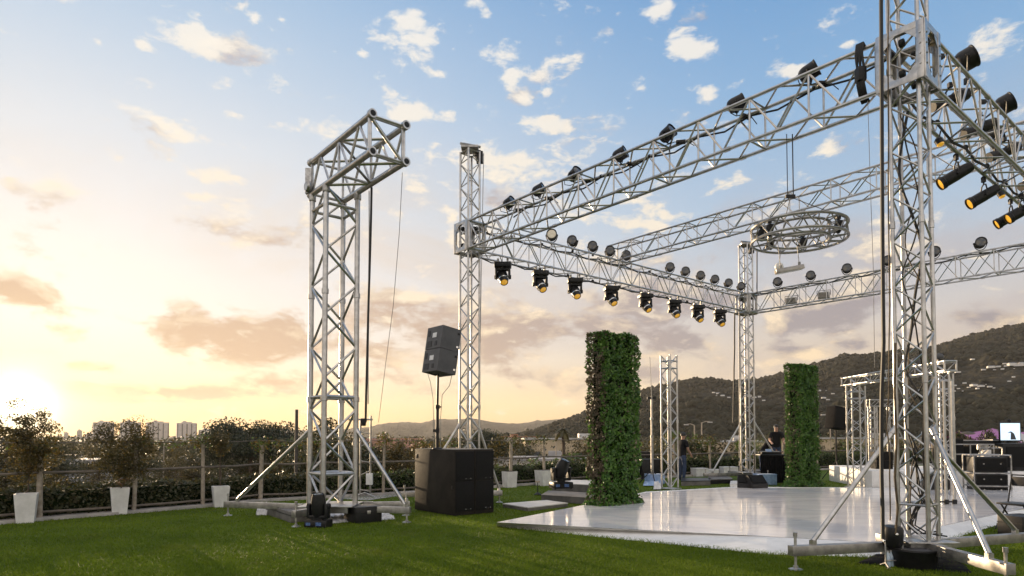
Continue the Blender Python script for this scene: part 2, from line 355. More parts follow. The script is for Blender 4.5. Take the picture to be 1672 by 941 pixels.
def link(name, me, parent=None):
    o = bpy.data.objects.new(name, me); C.objects.link(o)
    if parent is not None: o.parent = parent; KID.setdefault(parent.name, []).append(o)
    return o
KID = {}
def tag(o, label, cat, group=None, kind=None):
    if label: o['label'] = label
    if cat: o['category'] = cat
    if group: o['group'] = group
    if kind: o['kind'] = kind
    return o
def empty(name, label, cat, loc=(0, 0, 0), rz=0.0, group=None, mw=None):
    o = bpy.data.objects.new(name, None); C.objects.link(o); o.empty_display_size = 0.2
    if mw is not None: o.matrix_world = mw
    else: o.location = loc; o.rotation_euler = (0, 0, rz)
    return tag(o, label, cat, group)
def dup(o, loc=None, rot=None, label=None, group=None, scale=None, mw=None, parent=None):
    c = o.copy(); C.objects.link(c)
    if parent is not None: c.parent = parent; KID.setdefault(parent.name, []).append(c)
    if mw is not None: c.matrix_world = mw
    if loc is not None: c.location = loc
    if rot is not None: c.rotation_euler = rot if not isinstance(rot, (int, float)) else (0, 0, rot)
    if scale is not None: c.scale = scale if not isinstance(scale, (int, float)) else (scale,) * 3
    if label: c['label'] = label
    if group: c['group'] = group
    for k in list(KID.get(o.name, [])): dup(k, parent=c)
    return c
def structure(o): o['kind'] = 'structure'; return o
def basis(xd, yd, zd, loc):
    m = Matrix.Identity(4)
    for i, d in enumerate((xd, yd, zd)):
        for j in range(3): m[j][i] = d[j]
    for j in range(3): m[j][3] = loc[j]
    return m
Z = Vector((0, 0, 1))

# numpy leaf meshes -------------------------------------------------------
def leaf_mesh(name, cen, nrm, size, mats, aspect=0.5, mi=None, jitter=0.9):
    n = len(cen); cen = np.asarray(cen, float); nrm = np.asarray(nrm, float)
    nn = nrm + RNG.normal(0, jitter, (n, 3)); nn /= np.linalg.norm(nn, axis=1, keepdims=True) + 1e-9
    t = RNG.normal(0, 1, (n, 3)); t -= nn * np.sum(t * nn, 1, keepdims=True); t /= np.linalg.norm(t, axis=1, keepdims=True) + 1e-9
    b = np.cross(nn, t)
    s = (size * RNG.uniform(0.65, 1.35, n))[:, None] if np.isscalar(size) else (np.asarray(size) * RNG.uniform(0.65, 1.35, n))[:, None]
    v = np.stack([cen - t * s, cen + b * s * aspect + nn * s * 0.15, cen + t * s, cen - b * s * aspect + nn * s * 0.15], 1).reshape(-1, 3)
    me = bpy.data.meshes.new(name)
    me.vertices.add(4 * n); me.vertices.foreach_set('co', v.ravel())
    me.loops.add(4 * n); me.loops.foreach_set('vertex_index', np.arange(4 * n, dtype=np.int32))
    me.polygons.add(n); me.polygons.foreach_set('loop_start', np.arange(0, 4 * n, 4, dtype=np.int32))
    for k in mats: me.materials.append(M[k])
    if mi is not None: me.polygons.foreach_set('material_index', np.asarray(mi, np.int32))
    me.update(calc_edges=True); me.validate()
    return me

# ================================================================== THE RIG: positions
TH = R_(39.6)
A = Vector((-math.sin(TH), math.cos(TH), 0)); B = Vector((math.cos(TH), math.sin(TH), 0))
TA, TB, Z0, Z1, BW, HB = 9.64, 12.42, 6.08, 6.73, 0.229, 0.273
RT = Vector((5.12, 8.25, 0)); LT = RT + A * TA; KT = LT + B * TB; MT = RT + B * TB
ZM = (Z0 + Z1) / 2

def lattice_face(mb, n, L, p0, du, r, posts_every=0, flip=False, dbl=False):
    """zigzag between two parallel chords: p0(x, side) gives the point"""
    pts = [p0(L * i / n, (i + flip) % 2) for i in range(n + 1)]
    for q, w in zip(pts, pts[1:]): mb.tube(q, w, r, 6)
    if posts_every:
        for i in range(0, n + 1, posts_every):
            mb.tube(p0(L * i / n, 0), p0(L * i / n, 1), r, 6)
def truss(root, L, w, h, rc=0.027, rl=0.013, bay=0.42, m='aluminium', posts=2, end=True, joint=2.2, taper_lattice=True, cross=False):
    """box truss along local +X from 0 to L; children: four chords, a lattice on each face, end frames, joint collars"""
    y, z = w / 2, h / 2
    for sy in (-1, 1):
        for sz in (-1, 1):
            mb = MB(); mb.tube((0, sy * y, sz * z), (L, sy * y, sz * z), rc, 10)
            x = joint
            while x < L - 0.4:
                mb.lathe([(rc * 1.02, -0.05), (rc * 1.32, -0.045), (rc * 1.32, 0.045), (rc * 1.02, 0.05)], (x, sy * y, sz * z), (1, 0, 0), 10); x += joint
            mb.build('chord', m, root)
    n = max(2, int(round(L / bay)))
    if posts and n % 2: n += 1
    faces = [lambda x, s: Vector((x, -y, z if s else -z)), lambda x, s: Vector((x, y, z if s else -z)),
             lambda x, s: Vector((x, y if s else -y, z)), lambda x, s: Vector((x, y if s else -y, -z))]
    for i, p in enumerate(faces):
        mb = MB(); lattice_face(mb, n, L, p, None, rl, posts if i < 2 else posts * 2, flip=(i % 2 == 1))
        if cross: lattice_face(mb, n, L, p, None, rl, 0, flip=(i % 2 == 0))
        mb.build('lattice', m, root)
    if end:
        for x in (0.01, L - 0.01):
            mb = MB(); c = [Vector((x, -y, -z)), Vector((x, y, -z)), Vector((x, y, z)), Vector((x, -y, z))]
            for a, b in zip(c, c[1:] + c[:1]): mb.tube(a, b, rc * 0.85, 8)
            mb.build('end_frame', m, root)
    return root

def tower_base(root, foot, arms, stays, scale=1.0, m='aluminium', rs=0.03):
    """arms: (angle, length, start) ; jacks on the ends ; stays rise from an arm to the mast"""
    mb = MB(); mb.bbox((0, 0, 0.305), (foot, foot, 0.022), bev=0.004); mb.box((0, 0, 0.235), (foot * 0.8, foot * 0.8, 0.118)); mb.build('base_plate', m, root)
    for ang, ln, off in arms:
        d = Vector((math.cos(R_(ang)), math.sin(R_(ang)), 0)); s = d.cross(Z)
        rot = Matrix((d, s, Z)).transposed()
        o = Vector(off) if off else Vector((0, 0, 0))
        st = foot * 0.42
        mb = MB(); mb.bbox(o + d * (st + (ln - st) / 2) + Vector((0, 0, 0.235)), (ln - st, 0.10, 0.118), rot, 0.004)
        mb.box(o + d * (st + 0.10) + Vector((0, 0, 0.235)), (0.22, 0.116, 0.13), rot)
        arm = mb.build('outrigger', 'aluminium_dull', root, angle=25)
        e = o + d * (ln - 0.07)
        mb = MB(); mb.tube(e + Vector((0, 0, 0.02)), e + Vector((0, 0, 0.42)), 0.017, 8)
        mb.lathe([(0.026, 0), (0.026, 0.05)], e + Vector((0, 0, 0.40)), Z, 8)
        mb.lathe([(0.085, 0.0), (0.085, 0.012), (0.03, 0.03), (0.03, 0.05)], e + Vector((0, 0, 0.003)), Z, 14)
        mb.build('jack', 'steel', arm)
    for ang, ln, off, frac, top, hz in stays:
        d = Vector((math.cos(R_(ang)), math.sin(R_(ang)), 0)); o = Vector(off) if off else Vector((0, 0, 0))
        p = o + d * ln * frac + Vector((0, 0, 0.34)); q = Vector((*top, hz))
        mb = MB(); mb.tube(p, q, rs, 10)
        mb.box(p - Vector((0, 0, 0.02)), (0.06, 0.06, 0.06), Matrix((d, d.cross(Z), Z)).transposed())
        mb.lathe([(rs * 1.25, -0.06), (rs * 1.25, 0.06)], q - (q - p).normalized() * 0.06, (q - p), 10)
        mb.build('stay', m, root)

def mast(root, hz0, hz1, s, rc, rl, bay, m='aluminium', cross=False, posts=0, plates=()):
    """vertical box truss as children of root"""
    y = s / 2; L = hz1 - hz0
    for sa in (-1, 1):
        for sb in (-1, 1):
            p = A * (sa * y) + B * (sb * y); mb = MB(); mb.tube(p + Z * hz0, p + Z * hz1, rc, 10)
            z = hz0 + 2.0
            while z < hz1 - 0.3:
                mb.lathe([(rc * 1.02, -0.05), (rc * 1.3, -0.045), (rc * 1.3, 0.045), (rc * 1.02, 0.05)], p + Z * z, Z, 10); z += 2.0
            mb.build('chord', m, root)
    n = int(round(L / bay))
    fs = [(lambda x, q: -A * y + B * (y if q else -y) + Z * (hz0 + x)), (lambda x, q: A * y + B * (y if q else -y) + Z * (hz0 + x)),
          (lambda x, q: -B * y + A * (y if q else -y) + Z * (hz0 + x)), (lambda x, q: B * y + A * (y if q else -y) + Z * (hz0 + x))]
    for i, p in enumerate(fs):
        mb = MB(); lattice_face(mb, n, L, p, None, rl, posts, flip=(i % 2 == 1))
        if cross: lattice_face(mb, n, L, p, None, rl, 0, flip=(i % 2 == 0))
        mb.build('lattice', m, root)
    for z in list(plates):
        mb = MB(); c = [A * y + B * y, A * y - B * y, -A * y - B * y, -A * y + B * y]
        for a, b in zip(c, c[1:] + c[:1]): mb.tube(a + Z * z, b + Z * z, rc * 0.62, 8)
        mb.build('spreader_frame', m, root)

# ------------------------------------------------------------------ towers of the roof rig
S_T = 0.335
def rig_tower(name, label, pos, top, arms, stays, m='aluminium', lat=0.013):
    t = empty(name, label, 'truss tower', pos, group='lattice towers of the stage rig')
    mast(t, 0.31, top, S_T, 0.027, lat, 0.29, m, plates=(0.75, top - 0.02))
    tower_base(t, 0.62, arms, stays, m=m)
    return t
h_ = S_T / 2
cA, cB = A * h_, B * h_
tR = rig_tower('truss_tower', 'large near lattice tower with three sloping stays on the right of the white stage', RT, 8.75,
    [(193, 1.84, None), (-90, 1.52, None), (19, 2.25, None), (106, .62, None)],
    [(193, 1.84, None, .83, (cA - cB).to_2d(), 1.72), (-90, 1.52, None, .80, (-cA + cB * .2).to_2d(), 1.70), (19, 2.25, None, .78, (cB - cA * .2).to_2d(), 1.66)])
tL = rig_tower('truss_tower', 'distant lattice tower rising behind the black subwoofer stack', LT, 8.55,
    [(190, 1.6, None), (-80, 1.2, None), (10, .8, None), (100, 1.5, None)],
    [(190, 1.6, None, .75, (cA - cB).to_2d(), 1.9), (10, .8, None, .9, (cB - cA).to_2d(), 1.8)])
tK = rig_tower('truss_tower', 'farthest lattice tower at the back of the white stage between the two ivy pillars', KT, 8.6,
    [(188, 1.7, None), (-82, 1.4, None), (8, 1.7, None), (98, 1.5, None)],
    [(188, 1.7, None, .80, (cA - cB).to_2d(), 2.1), (8, 1.7, None, .85, (cB - cA).to_2d(), 2.1)])
rig_tower('truss_tower', 'lattice tower at the far right end of the steep beam, beyond the riser', MT, 8.6, [(188, 1.2, None), (-82, 1.2, None), (8, 1.2, None), (98, 1.2, None)],
    [(188, 1.2, None, .80, (cA - cB).to_2d(), 1.9), (8, 1.2, None, .85, (cB - cA).to_2d(), 1.9)])
# hoist head on the tall towers
for t, lab in ((LT, 'rusty hoist head on top of the tower behind the subwoofers'), (KT, 'hoist head on top of the farthest tower')):
    hd = empty('rope_hoist', lab, 'hoist head', t + Z * 8.56)
    mb = MB(); mb.bbox((0, 0, 0.05), (0.42, 0.42, 0.06)); mb.tube(-B * .28 + Z * .12, B * .3 + Z * .2, 0.035, 8); mb.build('head_beam', 'aluminium_dull', hd)
    mb = MB(); mb.lathe([(0.10, -0.05), (0.12, 0), (0.10, 0.05)], B * .27 + Z * .0, A, 14); mb.box(B * .22 - A * .1 - Z * .12, (.16, .16, .26)); mb.build('pulley', 'black_metal', hd)

# ------------------------------------------------------------------ sleeve blocks (corner cubes)
def sleeve(pos, label, detail=True):
    t = empty('sleeve_block', label, 'truss corner', pos + Z * ZM, group='corner sleeve blocks of the stage rig')
    hh = (Z1 - Z0) / 2 + 0.045; k = HB; w = 0.085
    for u, v in ((-A, B), (A, B), (-B, A), (B, A)):
        mb = MB(); rot = Matrix((v, u, Z)).transposed()
        cc = u * k
        mb.bbox(cc + Z * (hh - w / 2), (2 * k, .018, w), rot, .004); mb.bbox(cc - Z * (hh - w / 2), (2 * k, .018, w), rot, .004)
        for s_ in (-1, 1):
            mb.bbox(cc + v * (s_ * (k - w / 2)) + u * .004, (w, .022, 2 * hh - .004), rot, .004)
            for zz in (-.19, -.06, .07, .2): mb.lathe([(.013, 0), (.013, .012)], cc + v * (s_ * (k - w / 2)) + u * .014 + Z * zz, u, 6)
            # gusset wedges
            for sz in (-1, 1):
                p = cc + v * (s_ * (k - w)) + Z * (sz * (hh - w)); q = p - v * s_ * .13; r_ = p - Z * sz * .13
                d = u * .006; mb.add([p - d, q - d, r_ - d, p + d, q + d, r_ + d], [(0, 2, 1), (3, 4, 5), (0, 1, 4, 3), (1, 2, 5, 4), (2, 0, 3, 5)])
        mb.build('side_frame', 'aluminium', t)
    for sz in (-1, 1):
        mb = MB()
        for u, v in ((A, B), (B, A)):
            for s_ in (-1, 1): mb.tube(v * (s_ * .235) + u * .235 + Z * sz * (hh - .06), v * (s_ * .235) - u * .235 + Z * sz * (hh - .06), .03, 8)
        mb.build('inner_frame', 'aluminium_dull', t)
    for u in (A, B):
        for s_ in (-1, 1):
            for sz in (-1, 1):
                mb = MB(); mb.lathe([(.04, -.03), (.05, -.025), (.05, .025), (.04, .03)], u * (s_ * .205) + Z * sz * .2, u.cross(Z), 12)
                mb.build('roller', 'black_rubber', t)
    return t
sleeve(RT, 'big pale corner sleeve block high on the near tower')
sleeve(LT, 'dark corner sleeve block on the tower behind the subwoofers')
sleeve(KT, 'small corner sleeve block on the farthest tower')
sleeve(MT, 'corner sleeve block at the far right end of the rig')
for p, lab in ((RT, 'near'), ):
    b = empty('warm_bulb', 'small glowing warm bulb inside the near corner sleeve block', 'lamp', p + B * .255 + A * -.05 + Z * (ZM + .13))
    mb = MB(); mb.lathe([(.012, -.06), (.034, -.03), (.036, .03), (.012, .09)], (0, 0, 0), Z, 12); mb.build('bulb', 'warm_lamp', b)
    mb = MB(); mb.lathe([(.022, -.10), (.022, -.055)], (0, 0, 0), Z, 12); mb.build('socket', 'black_metal', b)

# ------------------------------------------------------------------ beams
def beam(label, p, d, L, w, h, zc, group='lattice beams of the stage rig', **kw):
    t = empty('truss_beam', label, 'truss beam', group=group, mw=basis(d, Z.cross(d), Z, p + Z * zc))
    return truss(t, L, w, h, **kw)
g = HB + 0.01
beam('long front lattice beam from the near tower to the tower behind the subwoofers', RT + A * g, A, TA - 2 * g, 2 * BW, Z1 - Z0, ZM, rc=.0275, rl=.0155, bay=.47)
beam('lattice beam carrying eight hanging moving heads above the far side of the stage', LT + B * g, B, TB - 2 * g, 2 * BW, Z1 - Z0, ZM, rc=.025, rl=.013, bay=.47)
beam('back lattice beam from the farthest tower to the right frame edge', MT + A * g, A, TA - 2 * g, 2 * BW, Z1 - Z0, ZM, rc=.025, rl=.013, bay=.47)
beam('steep lattice beam with spotlights running right from the near tower', RT + B * g, B, TB - 2 * g, 2 * BW, Z1 - Z0, ZM, rc=.0275, rl=.0155, bay=.47)
# the middle beam rests on top of two of the others
pe = 5.55
beam('middle lattice beam lying across the rig behind the hanging ring', RT + B * pe - A * .4, A, TA + .75, .46, .50, Z1 + .04 + .25 + .028, rc=.025, rl=.013, bay=.47)

# ------------------------------------------------------------------ gantry on the left
GT = Vector((-3.44, 12.5, 0)); GS = .64
gt = empty('truss_gantry', 'thick free standing truss gantry with a short arm at the left of the lawn', 'truss gantry', GT)
GZ0, GZ1 = 6.33, 6.97
mast(gt, .31, GZ0 - .03, GS, .05, .024, .62, 'aluminium', cross=False, posts=0, plates=(.9, 2.35, GZ0 - .35))
y = GS / 2
for sa in (-1, 1):
    for sb in (-1, 1):
        pass
tower_base(gt, 1.0, [(163.5, 2.45, None), (248, 1.08, None), (-13.6, 1.6, None), (12, 1.35, (.05, .44, 0))],
           [(163.5, 2.45, None, .88, (A * y - B * y).to_2d(), 1.72), (-13.6, 1.6, None, .93, (-A * y + B * y).to_2d(), 1.75)], rs=.035)
# the arm: chords run from the back of the mast out towards the stage front
arm0, arm1 = A * (y + .12), -A * (y + 1.85)
for sb in (-1, 1):
    for zz in (GZ0, GZ1):
        mb = MB(); p, q = arm0 + B * sb * y + Z * zz, arm1 + B * sb * y + Z * zz
        mb.tube(p, q, .055, 12); d = (q - p).normalized()
        for e in (p, q): mb.lathe([(.058, -.09), (.078, -.08), (.078, .0)], e + d * (0.0 if e == q else .09), d, 12)
        ch_ = mb.build('chord', 'aluminium', gt)
        mb = MB(); mb.lathe([(.050, 0), (.03, .003), (.001, .004)], q + d * .002, d, 14); mb.build('bore_shade_disc', 'black_rubber', ch_)  # dark disc stands in for the shade inside the open tube end
        if zz == GZ0:
            for sa in (-1, 1):
                mb = MB(); mb.lathe([(.066, -.10), (.07, -.09), (.07, .03)], A * sa * y + B * sb * y + Z * (zz - .05), Z, 12); mb.build('coupler', 'steel', gt)
Lm = (arm1 - arm0).length; da = (arm1 - arm0).normalized()
def gl(fn, n, flip, posts):
    mb = MB(); lattice_face(mb, n, Lm - .2, fn, None, .026, posts, flip); mb.build('lattice', 'aluminium', gt)
gl(lambda x, s: arm0 + da * (x + .1) - B * y + Z * (GZ1 if s else GZ0), 6, False, 3)
gl(lambda x, s: arm0 + da * (x + .1) + B * y + Z * (GZ1 if s else GZ0), 6, True, 3)
gl(lambda x, s: arm0 + da * (x + .1) + B * (y if s else -y) + Z * GZ1, 4, False, 2)
gl(lambda x, s: arm0 + da * (x + .1) + B * (y if s else -y) + Z * GZ0, 4, True, 2)
mb = MB(); c = [arm1 - B * y + Z * GZ0, arm1 + B * y + Z * GZ0, arm1 + B * y + Z * GZ1, arm1 - B * y + Z * GZ1]
c = [v - da * .12 for v in c]
for u, v in zip(c, c[1:] + c[:1]): mb.tube(u, v, .036, 10)
mb.tube(c[3], c[1], .03, 10); mb.build('end_frame', 'aluminium', gt)
mb = MB(); mb.box(A * y * 1.25 - B * y * 1.1 + Z * (GZ0 + .25), (.12, .16, .5)); mb.lathe([(.09, -.04), (.11, 0), (.09, .04)], A * y - B * (y + .1) + Z * (GZ0 + .12), B, 12); mb.build('winch_head', 'steel', gt)

# ------------------------------------------------------------------ ring truss
rc_ = at(1304, 382, 9.5); RR = .655
ring = empty('ring_truss', 'round lattice ring truss hung above the middle of the stage', 'ring truss', rc_)
def circ(r, z, n=64): return [Vector((r * math.cos(2 * math.pi * i / n), r * math.sin(2 * math.pi * i / n), z)) for i in range(n)]
for r, zz in ((RR, .10), (RR, -.10), (RR * .64, .10), (RR * .64, -.10)):
    mb = MB(); mb.pipe(circ(r, zz), .021, 8, closed=True); mb.build('hoop', 'aluminium_dull', ring)
mb = MB(); nn = 24
for i in range(nn):
    t0, t1 = 2 * math.pi * i / nn, 2 * math.pi * (i + 1) / nn; e0, e1 = Vector((math.cos(t0), math.sin(t0), 0)), Vector((math.cos(t1), math.sin(t1), 0))
    s_ = 1 if i % 2 else -1
    mb.tube(e0 * RR + Z * .1 * s_, e1 * RR - Z * .1 * s_, .010, 6); mb.tube(e0 * RR * .64 + Z * .1 * s_, e1 * RR * .64 - Z * .1 * s_, .010, 6)
    if i % 2 == 0:
        mb.tube(e0 * RR + Z * .1, e1 * RR * .64 + Z * .1, .010, 6); mb.tube(e0 * RR - Z * .1, e1 * RR * .64 - Z * .1, .010, 6)
        mb.tube(e0 * RR * .64 + Z * .1, e0 * RR + Z * .1, .010, 6); mb.tube(e0 * RR * .64 - Z * .1, e0 * RR - Z * .1, .010, 6)
mb.build('lattice', 'aluminium_dull', ring)
for k, ang in enumerate((200, 175, 320, 60, 115)):
    e = Vector((math.cos(R_(ang)), math.sin(R_(ang)), 0)) * RR * .82
    lam = empty('ring_lamp', ['black lamp clamped at the left side of the ring truss', 'black lamp on the far left of the ring truss', 'black lamp at the near right of the ring truss',
                              'black lamp on the back right of the ring truss', 'black lamp on the back left of the ring truss'][k], 'stage lamp', rc_ + e, group='lamps inside the ring truss')
    mb = MB(); mb.lathe([(.05, -.09), (.062, -.05), (.055, .06), (.03, .09)], (0, 0, 0), Vector((.2, -.5, 1)), 14); mb.build('housing', 'black_metal', lam)
    mb = MB(); mb.lathe([(.046, 0), (.02, -.006)], Vector((.2, -.5, 1)).normalized() * -.088, Vector((.2, -.5, 1)), 14); mb.build('lens', 'dark_lens', lam)
    mb = MB(); mb.tube((0, 0, .05), (0, 0, .13), .014, 6); mb.box((0, 0, .12), (.06, .05, .04)); mb.build('clamp', 'black_metal', lam)
# its hoist wires, down from the front beam
apex = at(1286, 322, 9.5); tb = at(1291, 229, 9.5)
hw = empty('hoist_wire', 'pair of dark hoist wires between the front beam and the ring truss', 'hoist wire', apex)
mb = MB(); mb.tube((0, 0, 0), (.0, 0, Z0 - apex.z), .006, 6); mb.tube((.085, 0, .0), (.085, 0, Z0 - apex.z), .008, 6); mb.build('wire_pair', 'cable_black', hw, org=None)
mb = MB()
for ang in (90, 210, 330):
    q = rc_ + Vector((math.cos(R_(ang)), math.sin(R_(ang)), 0)) * RR + Z * .11 - apex; mb.tube((.04, 0, 0), q, .005, 6)
mb.box((.04, 0, .01), (.14, .03, .05)); mb.build('bridle', 'cable_black', hw)
# bar light and globe hung under the ring
bl = at(1289, 440, 9.5)
lb = empty('bar_light', 'grey bar light on two thin wires below the ring truss', 'bar light', bl)
bd = Vector((.42, 0, .08)); mb = MB(); rt = Matrix((bd.normalized(), Vector((0, 1, 0)), bd.normalized().cross(Vector((0, 1, 0))))).transposed()
mb.bbox((0, 0, 0), (.42, .09, .065), rt, .01); mb.build('housing', 'aluminium_dull', lb)
mb = MB(); mb.box((0, 0, -.0345) , (.38, .075, .006), rt); mb.build('diffuser', 'white_plastic', lb)
for s_ in (-.13, .15):
    p = bd.normalized() * s_ + Z * .03; mb = MB(); q = Vector((s_ - .04, 0, rc_.z - .10 - bl.z)); mb.tube(p, q, .005, 6); mb.lathe([(.02, 0), (.02, .05)], p, Z, 8); mb.build('hanger', 'wire_grey', lb)
gl_ = at(1272, 436, 9.75)
o = empty('globe_lamp', 'small white globe lamp behind the bar light under the ring', 'lamp', gl_)
mb = MB(); mb.lathe([(.001, -.065)] + [(.065 * math.sin(t), -.065 * math.cos(t)) for t in [k * math.pi / 10 for k in range(1, 10)]] + [(.001, .065)], (0, 0, 0), Z, 16); mb.build('globe', 'globe_white', o)
mb = MB(); mb.tube((0, 0, .06), (0.02, -.1, rc_.z - .1 - gl_.z), .004, 6); mb.build('cord', 'wire_grey', o)

# ================================================================== FIXTURES
def proj(P):
    y, z = P[1], P[2] - CAMH
    zc = y * math.cos(PITCH) + z * math.sin(PITCH); yc = -y * math.sin(PITCH) + z * math.cos(PITCH)
    return 836 + F * P[0] / zc, CY - F * yc / zc
def along(p, d, z, px):
    lo, hi = 0.0, 14.0; up = proj(p + d * hi + Z * z)[0] > proj(p + Z * z)[0]
    for _ in range(50):
        m = (lo + hi) / 2
        if (proj(p + d * m + Z * z)[0] < px) == up: lo = m
        else: hi = m
    return p + d * lo + Z * z

def can_parts(t, d, r=.135, ln=.30, lens='dark_lens', up=1, h=.25):
    """round stage can on a U yoke; origin at the clamp"""
    d = Vector(d).normalized(); c = Z * (h * up); sd = d.cross(Z).normalized()
    mb = MB(); mb.lathe([(r * .45, -ln * .56), (r * .72, -ln * .50), (r * .92, -ln * .36), (r, -ln * .2), (r, ln * .36), (r * 1.06, ln * .38), (r * 1.06, ln * .46), (r * .93, ln * .46), (r * .90, ln * .40)], c, d, 20)
    mb.build('housing', 'black_metal', t)
    mb = MB(); mb.lathe([(r * .91, ln * .395), (r * .6, ln * .43), (r * .001, ln * .445)], c, d, 20); mb.build('lens', lens, t)
    pts = [c + sd * (r * 1.12)] + [c + sd * (r * 1.12) * math.cos(a) - Z * up * (r * 1.12 * math.sin(a) * 1.3) for a in [k * math.pi / 10 for k in range(1, 10)]] + [c - sd * (r * 1.12)]
    mb = MB(); mb.pipe(pts, .013, 6)
    for s_ in (-1, 1): mb.lathe([(.028, -.012), (.028, .03)], c + sd * (s_ * r * 1.02), sd * s_, 10)
    mb.build('yoke', 'black_metal', t)
    mb = MB(); mb.tube(Z * (-.02 * up), Z * ((h - r * 1.4) * up), .016, 8); mb.box(Z * (.02 * up), (.06, .06, .09)); mb.build('clamp', 'black_metal', t)
proto_can = empty('stage_lamp', 'x', 'stage lamp', group='round lamps standing on the rig beams'); can_parts(proto_can, (0, -1, .10))
cans = []
def put_can(pos, face, label, scale=1.0):
    t = proto_can if not cans else dup(proto_can)
    cans.append(t); t.location = pos; t.rotation_euler = (0, 0, math.atan2(face[0], -face[1])); t.scale = (scale,) * 3
    t['label'] = label; t['group'] = 'round lamps standing on the rig beams'
ORD = ['first', 'second', 'third', 'fourth', 'fifth', 'sixth', 'seventh', 'eighth', 'ninth', 'tenth', 'eleventh', 'twelfth']
pB = LT - A * BW
for i, px in enumerate((935, 968, 996, 1023, 1094, 1119, 1144, 1167, 1189, 1210)):
    put_can(along(LT - A * BW * .2, B, Z1 + .03, px), (-.25 + .05 * (i % 3), -1), f'round black lamp on the moving-head beam, {ORD[i]} from the pale faced lamp', .95)
for i, px in enumerate((1270, 1324, 1383, 1450, 1526, 1601)):
    put_can(along(KT - A * BW * .2, -A, Z1 + .03, px), (-.5, -1), f'round black lamp on top of the back beam, {ORD[i]} from the farthest tower')
pl = empty('stage_lamp', 'round lamp with pale lit face on top of the moving-head beam', 'stage lamp', along(LT - A * BW * .2, B, Z1 + .03, 901), group='round lamps standing on the rig beams')
can_parts(pl, (-.1, -1, .05), lens='pale_lens'); 
# cans lying on the front beam, seen over its front chord
proto_bc = empty('beam_lamp', 'x', 'stage lamp', group='black lamps lying along the front beam')
d0 = Vector((.62, -.50, .30)); can_parts(proto_bc, d0, r=.15, ln=.34, h=.16)
mb = MB(); mb.pipe([Vector((-.18, 0, .12)), Vector((-.27, -.06, .05)), Vector((-.24, -.1, -.12)), Vector((-.1, -.1, -.16)), Vector((.15, -.02, -.05)), Vector((.42, .05, -.02)), Vector((.6, .1, -.12))], .010, 6); mb.build('cable', 'cable_black', proto_bc)
mb = MB(); mb.bbox((.30, .08, -.02), (.22, .10, .08), bev=.015); mb.build('ballast', 'black_metal', proto_bc)
for i, px in enumerate((1322, 1203, 1090, 1013, 938, 880, 831)):
    t = proto_bc if i == 0 else dup(proto_bc)
    t.scale = (.76,) * 3; t.location = along(RT + B * .0, A, Z1 + .015, px); t.rotation_euler = (0, 0, [0, .35, -.2, .15, -.3, .25, 0][i])
    t['label'] = f'black lamp with cable loop lying on the front beam, {ORD[i]} from the near tower'

def moving_head(t, d, up=-1, s=1.0, lens='amber_glow_lens', ring=True):
    """up=-1: hangs from its base; up=1: stands on its base"""
    d = Vector(d).normalized(); u = Z * up
    mb = MB(); mb.bbox(u * .07, (.42, .28, .13), bev=.025); mb.build('base', 'black_plastic', t)
    c = u * .37; sd = Vector((1, 0, 0))
    mb = MB(); mb.lathe([(.09, .12), (.09, .165)], (0, 0, 0), u, 14); mb.bbox(u * .185, (.37, .15, .06), bev=.02)
    for s_ in (-1, 1):
        mb.bbox(u * .29 + sd * (s_ * .165), (.055, .16, .26), bev=.022); mb.lathe([(.055, 0), (.05, .022)], c + sd * (s_ * .188), sd * s_, 12)
    mb.build('yoke', 'black_plastic', t)
    mb = MB(); mb.lathe([(.045, -.225), (.10, -.20), (.128, -.12), (.134, -.02), (.128, .08), (.112, .17), (.10, .225), (.088, .225), (.084, .212)], c, d, 20)
    hd = mb.build('head', 'black_plastic', t)
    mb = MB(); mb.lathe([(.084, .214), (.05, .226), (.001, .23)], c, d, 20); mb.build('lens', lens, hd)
    if ring: mb = MB(); mb.lathe([(.126, .095), (.131, .10), (.129, .118), (.124, .122)], c, d, 20); mb.build('highlight_ring', 'chrome', hd)  # chrome ring added in place of the highlight arc on the head
    if up < 0:
        for s_ in (-1, 1):
            mb = MB(); mb.box(Vector((s_ * .12, 0, .03)), (.05, .06, .05)); mb.lathe([(.036, -.025), (.04, 0), (.036, .025)], Vector((s_ * .12, 0, .075)), (1, 0, 0), 12); mb.build('clamp', 'steel', t)
    else:
        mb = MB(); mb.box(Vector((.06, -.141, .07)), (.10, .004, .06)); mb.build('display', 'panel_led', t)
        mb = MB(); mb.box(Vector((-.13, -.141, .07)), (.08, .004, .05)); mb.build('display', 'panel_led', t)
        for sx in (-1, 1):
            for sy in (-1, 1):
                mb = MB(); mb.lathe([(.02, -.004), (.02, .01)], (sx * .17, sy * .11, 0), Z, 8); mb.build('foot', 'black_rubber', t)
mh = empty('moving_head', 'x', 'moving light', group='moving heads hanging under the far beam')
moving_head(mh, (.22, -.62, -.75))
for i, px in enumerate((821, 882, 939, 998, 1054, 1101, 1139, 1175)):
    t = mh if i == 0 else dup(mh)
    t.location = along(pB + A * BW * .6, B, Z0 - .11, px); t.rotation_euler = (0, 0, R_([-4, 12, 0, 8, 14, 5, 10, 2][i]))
    t['label'] = f'black moving head under the far beam, {ORD[i]} from the tower behind the subwoofers'

